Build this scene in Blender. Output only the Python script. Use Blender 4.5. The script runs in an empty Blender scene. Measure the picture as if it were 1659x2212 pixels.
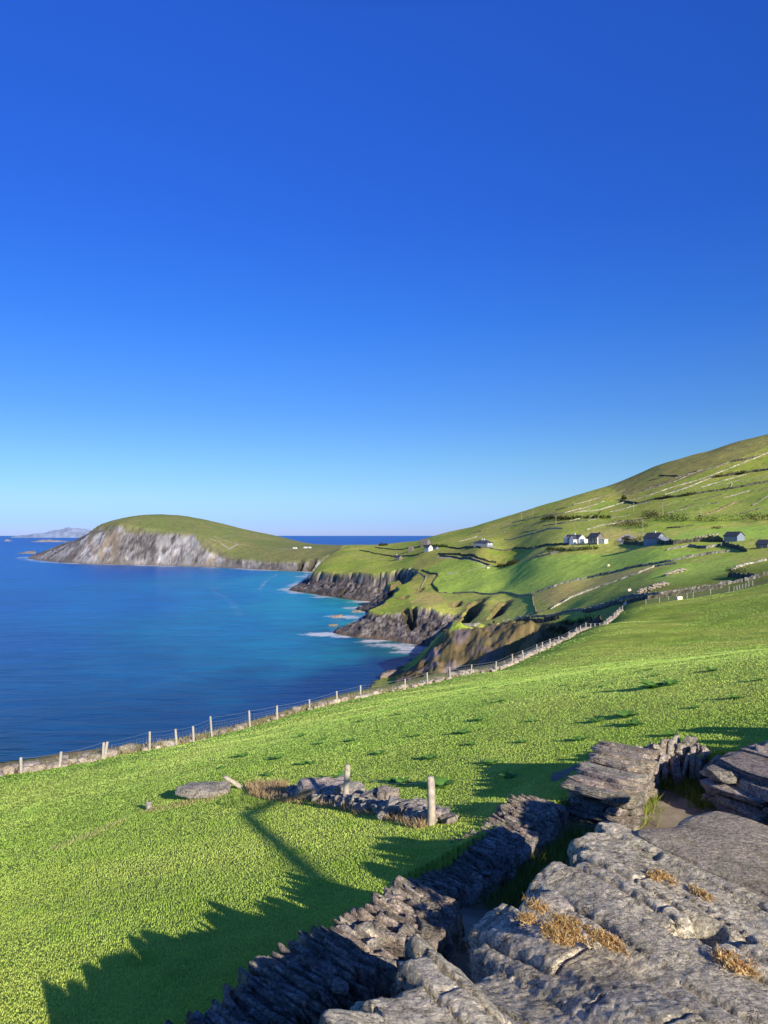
import bpy, math, random
import numpy as np
from mathutils import Matrix, Vector

random.seed(7)
RNG = np.random.default_rng(11)
SC = bpy.context.scene
COL = SC.collection

# ------------------------------------------------------------------ camera
F, CX, CY = 1597.0, 829.5, 1106.0          # focal length and centre on the photograph's 1659 x 2212 grid
PITCH = math.atan(51.0 / F)
CAMZ = 70.0                                 # metres above the sea
cam_d = bpy.data.cameras.new('camera')
cam = bpy.data.objects.new('camera', cam_d)
COL.objects.link(cam)
cam_d.sensor_fit = 'VERTICAL'
cam_d.sensor_height = 36.0
cam_d.lens = 36.0 * F / 2212.0
cam_d.clip_start = 0.1
cam_d.clip_end = 600000
cam.location = (0, 0, CAMZ)
cam.rotation_euler = (math.radians(90) + PITCH, 0, 0)
SC.camera = cam

SUN_AZ, SUN_EL = math.radians(28.0), math.radians(21.0)   # light travels away from the viewer and to the left
LH = np.array([-math.sin(SUN_AZ), math.cos(SUN_AZ)])
TEL = math.tan(SUN_EL)


def ray(px, py):
    xr = (px - CX) / F
    up = (CY - py) / F
    return np.array([xr, math.cos(PITCH) - math.sin(PITCH) * up, math.sin(PITCH) + math.cos(PITCH) * up])


def at(px, py, y):
    d = ray(px, py)
    return d * (y / d[1]) + np.array([0, 0, CAMZ])


def at_z(px, py, z):                        # z is relative to the camera
    d = ray(px, py)
    return d * (z / d[2]) + np.array([0, 0, CAMZ])


# ------------------------------------------------------------------ noise
def _hash(ix, iy, iz, seed):
    h = (ix.astype(np.int64) * 374761393 + iy.astype(np.int64) * 668265263 + iz.astype(np.int64) * 2147483647 + seed * 1274126177) & 0xFFFFFFFF
    h = ((h ^ (h >> 13)) * 1274126177) & 0xFFFFFFFF
    h = ((h ^ (h >> 16)) * 2246822519) & 0xFFFFFFFF
    return ((h ^ (h >> 15)) & 0xFFFF).astype(np.float32) / 32767.5 - 1.0


def vnoise(p, seed=0):
    """smooth value noise in -1..1 for p (n,2) or (n,3)"""
    p = np.asarray(p, dtype=np.float64)
    i = np.floor(p)
    f = (p - i).astype(np.float32)
    i = i.astype(np.int64)
    w = f * f * f * (f * (f * 6 - 15) + 10)
    x, y = i[:, 0], i[:, 1]
    wx, wy = w[:, 0], w[:, 1]
    if p.shape[1] == 2:
        z = np.zeros_like(x)
        a = _hash(x, y, z, seed); b = _hash(x + 1, y, z, seed)
        c = _hash(x, y + 1, z, seed); d = _hash(x + 1, y + 1, z, seed)
        return (a + (b - a) * wx) * (1 - wy) + (c + (d - c) * wx) * wy
    z = i[:, 2]
    wz = w[:, 2]
    out = []
    for k in (0, 1):
        a = _hash(x, y, z + k, seed); b = _hash(x + 1, y, z + k, seed)
        c = _hash(x, y + 1, z + k, seed); d = _hash(x + 1, y + 1, z + k, seed)
        out.append((a + (b - a) * wx) * (1 - wy) + (c + (d - c) * wx) * wy)
    return out[0] * (1 - wz) + out[1] * wz


ROT2 = np.array([[0.8, 0.6], [-0.6, 0.8]])


def fbm(p, octs=4, seed=0, gain=0.5, lac=2.03):
    p = np.array(p, dtype=np.float64)
    s, a, t = 0, 1.0, 0
    for o in range(octs):
        s = s + a * vnoise(p, seed + o * 17)
        t += a
        a *= gain
        p = p * lac + 13.7
        p[:, :2] = p[:, :2] @ ROT2
    return s / t


def ridged(p, octs=4, seed=0):
    p = np.array(p, dtype=np.float64)
    s, a, t = 0, 1.0, 0
    for o in range(octs):
        s = s + a * (1 - 2 * np.abs(vnoise(p, seed + o * 31)))
        t += a
        a *= 0.5
        p = p * 2.1 + 5.3
        p[:, :2] = p[:, :2] @ ROT2
    return s / t


def ms(fn, p, s, *args):
    """noise whose grain follows the size s given for every point, blended between fixed octave sizes"""
    l = np.log2(np.maximum(np.asarray(s).ravel(), 1e-3))
    k = np.floor(l)
    t = (l - k).astype(np.float32)
    lo = (2.0 ** k)[:, None]
    out = np.zeros(len(p))
    m0, m1 = t < 0.999, t > 0.001
    out[m0] = (1 - t[m0]) * fn(p[m0] / lo[m0], *args)
    if m1.any():
        out[m1] += t[m1] * fn(p[m1] / (2 * lo[m1]), *args)
    return out / np.sqrt(t * t + (1 - t) ** 2)


def sstep(a, b, x):
    t = np.clip((x - a) / (b - a), 0, 1)
    return t * t * (3 - 2 * t)


def mix(a, b, t):
    return a + (b - a) * t


# ------------------------------------------------------------------ object helpers
def mesh_from(name, verts, faces_flat, counts, mat, smooth=True, colors=None, cname='Col'):
    me = bpy.data.meshes.new(name)
    verts = np.asarray(verts, dtype=np.float32)
    faces_flat = np.asarray(faces_flat, dtype=np.int32).ravel()
    counts = np.asarray(counts, dtype=np.int32)
    me.vertices.add(len(verts)); me.vertices.foreach_set('co', verts.ravel())
    me.loops.add(len(faces_flat)); me.loops.foreach_set('vertex_index', faces_flat)
    starts = np.zeros(len(counts), dtype=np.int32)
    starts[1:] = np.cumsum(counts)[:-1]
    me.polygons.add(len(counts)); me.polygons.foreach_set('loop_start', starts)
    me.polygons.foreach_set('loop_total', counts)
    me.polygons.foreach_set('use_smooth', np.full(len(counts), smooth, dtype=bool))
    if colors is not None:
        a = me.color_attributes.new(cname, 'FLOAT_COLOR', 'POINT')
        c = np.ones((len(verts), 4), dtype=np.float32)
        c[:, :3] = colors
        a.data.foreach_set('color', c.ravel())
    if mat is not None:
        me.materials.append(mat)
    me.update(calc_edges=True)
    me.validate()
    return me


def link(name, me, parent=None, loc=None):
    o = bpy.data.objects.new(name, me)
    COL.objects.link(o)
    if loc is not None:
        o.location = loc
    if parent is not None:
        o.parent = parent
    return o


def tag(o, label=None, cat=None, group=None, kind=None):
    if label: o['label'] = label
    if cat: o['category'] = cat
    if group: o['group'] = group
    if kind or cat: o['kind'] = kind or 'thing'
    return o


def empty(name, loc, rz=0.0):
    o = bpy.data.objects.new(name, None)
    COL.objects.link(o)
    o.location = loc
    o.rotation_euler = (0, 0, rz)
    o.empty_display_size = 0.2
    return o


class MB:
    """collects vertices, faces and vertex colours of one mesh"""
    def __init__(self):
        self.v, self.f, self.c, self.col, self.n = [], [], [], [], 0

    def add(self, v, faces, col=(1, 1, 1)):
        v = np.asarray(v, dtype=np.float64).reshape(-1, 3)
        self.v.append(v)
        for f in faces:
            self.f.extend(int(i) + self.n for i in f)
            self.c.append(len(f))
        col = np.asarray(col, dtype=np.float32)
        self.col.append(np.broadcast_to(col, (len(v), 3)) if col.ndim == 1 else col)
        self.n += len(v)

    def addq(self, v, quads, col=(1, 1, 1)):
        v = np.asarray(v, dtype=np.float64).reshape(-1, 3)
        q = np.asarray(quads, dtype=np.int64)
        self.v.append(v)
        self.f.extend((q + self.n).ravel().tolist())
        self.c.extend([q.shape[1]] * len(q))
        col = np.asarray(col, dtype=np.float32)
        self.col.append(np.broadcast_to(col, (len(v), 3)) if col.ndim == 1 else col)
        self.n += len(v)

    def box(self, c, s, R=None, col=(1, 1, 1), taper=1.0):
        x, y, z = np.array(s) / 2.0
        v = np.array([[-x, -y, -z], [x, -y, -z], [x, y, -z], [-x, y, -z],
                      [-x * taper, -y * taper, z], [x * taper, -y * taper, z], [x * taper, y * taper, z], [-x * taper, y * taper, z]])
        if R is not None:
            v = v @ np.asarray(R).T
        self.add(v + np.array(c), [(0, 3, 2, 1), (4, 5, 6, 7), (0, 1, 5, 4), (1, 2, 6, 5), (2, 3, 7, 6), (3, 0, 4, 7)], col)

    def tube(self, a, b, r0, r1=None, n=8, col=(1, 1, 1), cap=True):
        a, b = np.array(a, float), np.array(b, float)
        r1 = r0 if r1 is None else r1
        d = b - a
        d = d / (np.linalg.norm(d) + 1e-9)
        u = np.cross(d, [0, 0, 1.0])
        if np.linalg.norm(u) < 1e-3:
            u = np.array([1.0, 0, 0])
        u /= np.linalg.norm(u)
        w = np.cross(d, u)
        t = np.arange(n) * 2 * math.pi / n
        ring = np.outer(np.cos(t), u) + np.outer(np.sin(t), w)
        v = np.vstack([a + ring * r0, b + ring * r1])
        fs = [(i, (i + 1) % n, n + (i + 1) % n, n + i) for i in range(n)]
        if cap:
            fs += [tuple(range(n - 1, -1, -1)), tuple(range(n, 2 * n))]
        self.add(v, fs, col)

    def build(self, name, mat, parent=None, smooth=False, origin=None):
        v = np.vstack(self.v)
        if origin is not None:
            v = v - np.array(origin)
        me = mesh_from(name, v, self.f, self.c, mat, smooth, np.vstack(self.col))
        return link(name, me, parent, None if origin is None else origin)


def cube_grid(n):
    """unit cube surface as an n x n grid on each face, shared corner vertices welded"""
    idx, verts, quads = {}, [], []

    def vid(i, j, k):
        key = (i, j, k)
        if key not in idx:
            idx[key] = len(verts)
            verts.append((2.0 * i / n - 1, 2.0 * j / n - 1, 2.0 * k / n - 1))
        return idx[key]
    for a in range(n):
        for b in range(n):
            for c, flip in ((0, True), (n, False)):
                for q in ([(a, b, c), (a + 1, b, c), (a + 1, b + 1, c), (a, b + 1, c)],
                          [(b, c, a), (b, c, a + 1), (b + 1, c, a + 1), (b + 1, c, a)],
                          [(c, a, b), (c, a + 1, b), (c, a + 1, b + 1), (c, a, b + 1)]):
                    ids = [vid(*t) for t in q]
                    quads.append(ids[::-1] if flip else ids)
    return np.array(verts), np.array(quads)


_CG = {}


def stone(mb, c, dims, R, seed, n=6, k=7.0, rough=0.10, layers=0.0, outline=0.25, col=(1, 1, 1), colvar=0.12, freq=1.0, facets=0):
    """one irregular stone: a rounded block, outline eaten by noise, layered along its local z"""
    if n not in _CG:
        _CG[n] = cube_grid(n)
    p, q = _CG[n]
    r = (np.abs(p) ** k).sum(1) ** (1.0 / k)
    p = p / r[:, None]
    d = np.array(dims) / 2.0
    off = np.array([(seed * 7.13) % 97, (seed * 3.77) % 89, (seed * 1.91) % 83])
    # outline in the plane of the slab
    ang = np.stack([p[:, 0] * 1.3, p[:, 1] * 1.3, np.zeros(len(p))], 1) + off
    o1 = 1 + outline * vnoise(ang, 3) + 0.5 * outline * vnoise(ang * 2.3, 5)
    p = p * np.stack([o1, o1, np.ones(len(p))], 1)
    p = p + np.stack([0.15 * outline * p[:, 2], -0.2 * outline * p[:, 2], 0 * p[:, 0]], 1)
    if facets:
        rf = np.random.default_rng(seed + 5)
        for i in range(facets):
            a = rf.random() * 6.283
            nv = np.array([math.cos(a), math.sin(a), 0.35 * rf.standard_normal()])
            if i % 3 == 2:
                nv = np.array([0.35 * rf.standard_normal(), 0.35 * rf.standard_normal(), 1.0 if rf.random() < .7 else -1.0])
            nv /= np.linalg.norm(nv)
            dd = (0.66 + 0.30 * rf.random()) * (1.0 + 0.25 * min(abs(nv[0]), abs(nv[1])))
            ex = np.maximum(0, p @ nv - dd)
            p = p - np.outer(ex * .96, nv)
    v = p * d
    m = min(d)
    s = freq / max(m, 0.02)
    nz = fbm(v * s * 0.45 + off, 3, 9)
    nrm = p / (np.linalg.norm(p, axis=1)[:, None] + 1e-9)
    nrm = nrm / d
    nrm /= np.linalg.norm(nrm, axis=1)[:, None]
    v = v + nrm * (nz * rough * 2.2 * m)[:, None]
    big = fbm(v * np.array([1.6, 1.6, 0.4]) / max(d[0], d[1]) + off * 1.3, 2, 41)
    v[:, 2] += big * rough * 1.3 * m
    if layers > 0:
        lay = np.sin(v[:, 2] / (d[2] * 2) * 2 * math.pi * (2.5 + (seed % 3)) + 3 * vnoise(v * 3 / max(d) + off, 2))
        side = sstep(0.5, 0.95, np.maximum(np.abs(p[:, 0]), np.abs(p[:, 1])))
        v[:, :2] *= (1 + layers * lay * side)[:, None]
    v = v @ np.asarray(R).T + np.array(c)
    g = 1 + colvar * (2 * ((seed * 0.6180339) % 1.0) - 1)
    tint = np.array([1 + 0.05 * math.sin(seed * 2.1), 1.0, 1 + 0.05 * math.sin(seed * 1.3 + 1)])
    mb.addq(v, q, np.array(col) * g * tint)


def rot_axes(x, y, z):
    return np.stack([np.array(x) / np.linalg.norm(x), np.array(y) / np.linalg.norm(y), np.array(z) / np.linalg.norm(z)], 1)


def basis(xdir, zdir):
    x = np.array(xdir, float); x /= np.linalg.norm(x)
    z = np.array(zdir, float); z = z - x * (z @ x); z /= np.linalg.norm(z)
    return np.stack([x, np.cross(z, x), z], 1)


# ------------------------------------------------------------------ materials
def new_mat(name, rough=0.9, spec=0.2):
    m = bpy.data.materials.new(name)
    m.use_nodes = True
    nt = m.node_tree
    b = nt.nodes['Principled BSDF']
    b.inputs['Roughness'].default_value = rough
    b.inputs['Specular IOR Level'].default_value = spec
    return m, nt, b


def N(nt, typ, **kw):
    n = nt.nodes.new(typ)
    for k, v in kw.items():
        if k in n.inputs.keys() if hasattr(n.inputs, 'keys') else False:
            n.inputs[k].default_value = v
        else:
            setattr(n, k, v)
    return n


def noise_node(nt, vec, scale, detail=4, rough=0.6, dist=0.0):
    n = nt.nodes.new('ShaderNodeTexNoise')
    n.inputs['Scale'].default_value = scale
    n.inputs['Detail'].default_value = detail
    n.inputs['Roughness'].default_value = rough
    n.inputs['Distortion'].default_value = dist
    if vec is not None:
        nt.links.new(vec, n.inputs['Vector'])
    return n.outputs['Fac']


def ramp(nt, fac, stops):
    n = nt.nodes.new('ShaderNodeValToRGB')
    cr = n.color_ramp
    cr.elements[0].position, cr.elements[0].color = stops[0][0], (*stops[0][1], 1) if len(stops[0][1]) == 3 else stops[0][1]
    cr.elements[1].position, cr.elements[1].color = stops[-1][0], (*stops[-1][1], 1)
    for pos, c in stops[1:-1]:
        e = cr.elements.new(pos)
        e.color = (*c, 1)
    nt.links.new(fac, n.inputs['Fac'])
    return n.outputs['Color']


def mixc(nt, fac, a, b, mode='MIX'):
    n = nt.nodes.new('ShaderNodeMix')
    n.data_type = 'RGBA'
    n.blend_type = mode
    n.clamp_factor = True
    for sock, val in ((n.inputs['Factor'], fac), (n.inputs['A'], a), (n.inputs['B'], b)):
        if sock.type != 'RGBA' and sock.name in ('A', 'B'):
            pass
    ins = [s for s in n.inputs if s.enabled]
    for sock, val in zip(ins, (fac, a, b)):
        if hasattr(val, 'is_linked') or isinstance(val, bpy.types.NodeSocket):
            nt.links.new(val, sock)
        elif isinstance(val, (int, float)):
            sock.default_value = val
        else:
            sock.default_value = (*val, 1)
    return [s for s in n.outputs if s.enabled][0]


def math_node(nt, op, a, b=None):
    n = nt.nodes.new('ShaderNodeMath')
    n.operation = op
    for i, v in enumerate((a, b)):
        if v is None:
            continue
        if isinstance(v, (int, float)):
            n.inputs[i].default_value = v
        else:
            nt.links.new(v, n.inputs[i])
    return n.outputs[0]


def bump(nt, b, height, strength, dist, prev=None):
    n = nt.nodes.new('ShaderNodeBump')
    n.inputs['Strength'].default_value = strength
    n.inputs['Distance'].default_value = dist
    nt.links.new(height, n.inputs['Height'])
    if prev is not None:
        nt.links.new(prev, n.inputs['Normal'])
    nt.links.new(n.outputs['Normal'], b.inputs['Normal'])
    return n.outputs['Normal']


def attr(nt, name='Col'):
    n = nt.nodes.new('ShaderNodeAttribute')
    n.attribute_name = name
    return n.outputs['Color']


def pos(nt):
    return nt.nodes.new('ShaderNodeNewGeometry').outputs['Position']


def mapping(nt, vec, rot=(0, 0, 0), scale=(1, 1, 1)):
    n = nt.nodes.new('ShaderNodeMapping')
    n.inputs['Rotation'].default_value = rot
    n.inputs['Scale'].default_value = scale
    nt.links.new(vec, n.inputs['Vector'])
    return n.outputs['Vector']


def mat_plain(name, col, rough=0.85, spec=0.2, nscale=3.0, amount=0.25):
    m, nt, b = new_mat(name, rough, spec)
    nf = noise_node(nt, pos(nt), nscale, 5)
    c = ramp(nt, nf, [(0.25, tuple(np.array(col) * (1 - amount))), (0.75, tuple(np.array(col) * (1 + amount)))])
    nt.links.new(c, b.inputs['Base Color'])
    return m


def mat_terrain():
    m, nt, b = new_mat('turf_and_rock', 0.95, 0.1)
    p = pos(nt)
    c = attr(nt)
    n1 = noise_node(nt, p, 0.35, 6, 0.7)
    n2 = noise_node(nt, p, 3.0, 4, 0.7)
    v = math_node(nt, 'ADD', math_node(nt, 'MULTIPLY', n1, 0.55), math_node(nt, 'MULTIPLY', n2, 0.45))
    g = ramp(nt, v, [(0.30, (0.62, 0.62, 0.62)), (0.5, (1.0, 1.0, 1.0)), (0.70, (1.32, 1.30, 1.25))])
    nt.links.new(mixc(nt, 1.0, c, g, 'MULTIPLY'), b.inputs['Base Color'])
    bump(nt, b, v, 0.6, 0.5)
    return m


def mat_rock(name, lichen=0.5, orange=0.0, tone=(0.2, 0.19, 0.185), strata=None, scale=1.0, crack=0.6):
    """weathered slate: grey tones, pale lichen crusts and dots, thin cracks, rough bump"""
    m, nt, b = new_mat(name, 0.92, 0.2)
    p = pos(nt)
    sv = p if strata is None else mapping(nt, p, (0, 0, strata), (1.0, 2.6, 2.0))
    c = attr(nt)
    n_big = noise_node(nt, p, 1.5 * scale, 6, 0.65)
    n_med = noise_node(nt, sv, 5.0 * scale, 8, 0.72, 0.5)
    n_fine = noise_node(nt, p, 24.0 * scale, 7, 0.78)
    n_spk = noise_node(nt, p, 75.0 * scale, 3, 0.7)
    t = np.array(tone)
    base = ramp(nt, n_med, [(0.30, tuple(t * 0.5)), (0.45, tuple(t * 0.9)), (0.58, tuple(t * 1.12)), (0.72, tuple(t * 1.5))])
    base = mixc(nt, 1.0, base, ramp(nt, n_big, [(0.3, (0.74, 0.74, 0.78)), (0.7, (1.22, 1.2, 1.12))]), 'MULTIPLY')
    base = mixc(nt, 1.0, base, ramp(nt, n_fine, [(0.34, (0.30, 0.30, 0.31)), (0.5, (1, 1, 1)), (0.66, (1.75, 1.72, 1.66))]), 'MULTIPLY')
    base = mixc(nt, 1.0, base, ramp(nt, n_spk, [(0.3, (0.6, 0.6, 0.6)), (0.7, (1.4, 1.4, 1.4))]), 'MULTIPLY')
    gl = ramp(nt, noise_node(nt, p, 2.6 * scale, 6, 0.72), [(0.5, (0, 0, 0)), (0.62, (1, 1, 1))])
    base = mixc(nt, math_node(nt, 'MULTIPLY', gl, 0.35), base, (0.27, 0.265, 0.17))
    wl = ramp(nt, noise_node(nt, p, 6.5 * scale, 8, 0.78, 0.6), [(0.615 - 0.06 * lichen, (0, 0, 0)), (0.66, (1, 1, 1))])
    base = mixc(nt, math_node(nt, 'MULTIPLY', wl, min(1.0, 1.1 * lichen)), base, (0.60, 0.59, 0.55))
    vn = nt.nodes.new('ShaderNodeTexVoronoi')
    vn.inputs['Scale'].default_value = 15.0 * scale
    nt.links.new(p, vn.inputs['Vector'])
    vs = nt.nodes.new('ShaderNodeSeparateColor')
    nt.links.new(vn.outputs['Color'], vs.inputs[0])
    dot = math_node(nt, 'MULTIPLY', math_node(nt, 'LESS_THAN', math_node(nt, 'ADD', vn.outputs['Distance'], math_node(nt, 'MULTIPLY', n_fine, 0.25)), 0.36), math_node(nt, 'GREATER_THAN', vs.outputs[0], 0.84 - 0.22 * lichen))
    base = mixc(nt, math_node(nt, 'MULTIPLY', dot, 0.8), base, (0.62, 0.61, 0.56))
    if orange > 0:
        ol = ramp(nt, noise_node(nt, p, 2.3 * scale, 7, 0.75, 0.5), [(0.60, (0, 0, 0)), (0.67, (1, 1, 1))])
        base = mixc(nt, math_node(nt, 'MULTIPLY', ol, orange), base, (0.40, 0.23, 0.08))
    ck = noise_node(nt, sv, 2.2 * scale, 5, 0.6, 0.9)
    ckl = ramp(nt, math_node(nt, 'ABSOLUTE', math_node(nt, 'SUBTRACT', ck, 0.5)), [(0.0, (1, 1, 1)), (0.014, (0, 0, 0))])
    base = mixc(nt, math_node(nt, 'MULTIPLY', ckl, crack), base, (0.02, 0.02, 0.02))
    base = mixc(nt, 1.0, base, c, 'MULTIPLY')
    nt.links.new(base, b.inputs['Base Color'])
    h1 = math_node(nt, 'ADD', math_node(nt, 'MULTIPLY', n_med, 0.55), math_node(nt, 'MULTIPLY', n_fine, 0.40))
    h1 = math_node(nt, 'SUBTRACT', h1, math_node(nt, 'MULTIPLY', ckl, 0.5 * crack))
    bump(nt, b, h1, 1.0, 0.095 / scale)
    return m


def mat_attr(name, rough=0.9, spec=0.15, nscale=2.0, lo=0.7, hi=1.3, transl=0.0):
    """colour from the mesh's vertex colours, broken up by noise"""
    m, nt, b = new_mat(name, rough, spec)
    c = attr(nt)
    nf = noise_node(nt, pos(nt), nscale, 5, 0.65)
    g = ramp(nt, nf, [(0.3, (lo, lo, lo)), (0.7, (hi, hi, hi))])
    cc = mixc(nt, 1.0, c, g, 'MULTIPLY')
    nt.links.new(cc, b.inputs['Base Color'])
    if transl > 0:
        out = nt.nodes['Material Output']
        tr = nt.nodes.new('ShaderNodeBsdfTranslucent')
        nt.links.new(cc, tr.inputs['Color'])
        ms = nt.nodes.new('ShaderNodeMixShader')
        ms.inputs[0].default_value = transl
        nt.links.new(b.outputs[0], ms.inputs[1])
        nt.links.new(tr.outputs[0], ms.inputs[2])
        nt.links.new(ms.outputs[0], out.inputs['Surface'])
    return m


M = {}
M['terrain'] = mat_terrain()
M['slate'] = mat_rock('weathered_slate', 1.0, 0.5, (1.0, 0.89, 0.69), math.radians(62.6), 1.35)
M['wall'] = mat_rock('wall_slate', 0.5, 0.15, (0.50, 0.445, 0.39), None, 1.0, 0.3)
M['far_wall'] = mat_attr('far_wall_stone', 0.95, 0.1, 0.9, 0.6, 1.5)
M['lintel'] = mat_rock('lintel_stone', 0.22, 0.3, (0.58, 0.49, 0.39), None, 1.3, 0.0)
M['blade'] = mat_attr('grass_blade', 0.75, 0.2, 0.6, 0.9, 1.1, 0.15)
M['leaf'] = mat_attr('leaf', 0.8, 0.15, 1.0, 0.8, 1.2, 0.15)
M['wood'] = mat_plain('weathered_post_wood', (0.58, 0.50, 0.38), 0.85, 0.1, 14.0, 0.35)
M['wire'] = mat_plain('galvanised_wire', (0.42, 0.44, 0.46), 0.5, 0.4, 4.0, 0.1)
M['render'] = mat_plain('white_render', (0.80, 0.79, 0.76), 0.85, 0.2, 0.6, 0.06)
M['stonehouse'] = mat_plain('house_stone', (0.24, 0.21, 0.18), 0.9, 0.1, 2.0, 0.45)
M['bluestone'] = mat_plain('blue_grey_render', (0.28, 0.32, 0.40), 0.9, 0.1, 0.8, 0.12)
M['roof'] = mat_plain('slate_roof', (0.075, 0.085, 0.115), 0.7, 0.25, 2.0, 0.25)
M['glass'] = mat_plain('window_glass', (0.02, 0.025, 0.03), 0.15, 0.5, 1.0, 0.1)
M['paintwhite'] = mat_plain('white_paint', (0.82, 0.82, 0.80), 0.5, 0.35, 1.0, 0.04)
M['dirt'] = mat_attr('trodden_earth', 0.97, 0.05, 3.0, 0.75, 1.2)
M['tarp'] = mat_attr('sheet', 0.6, 0.3, 2.0, 0.9, 1.1)
# ------------------------------------------------------------------ the lie of the land
# every entry: picture column -> list of (distance y, picture row) of points on the ground seen there
def field_plane(x, y):
    return -2.68 + 0.20 * x - 0.146 * y


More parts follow.
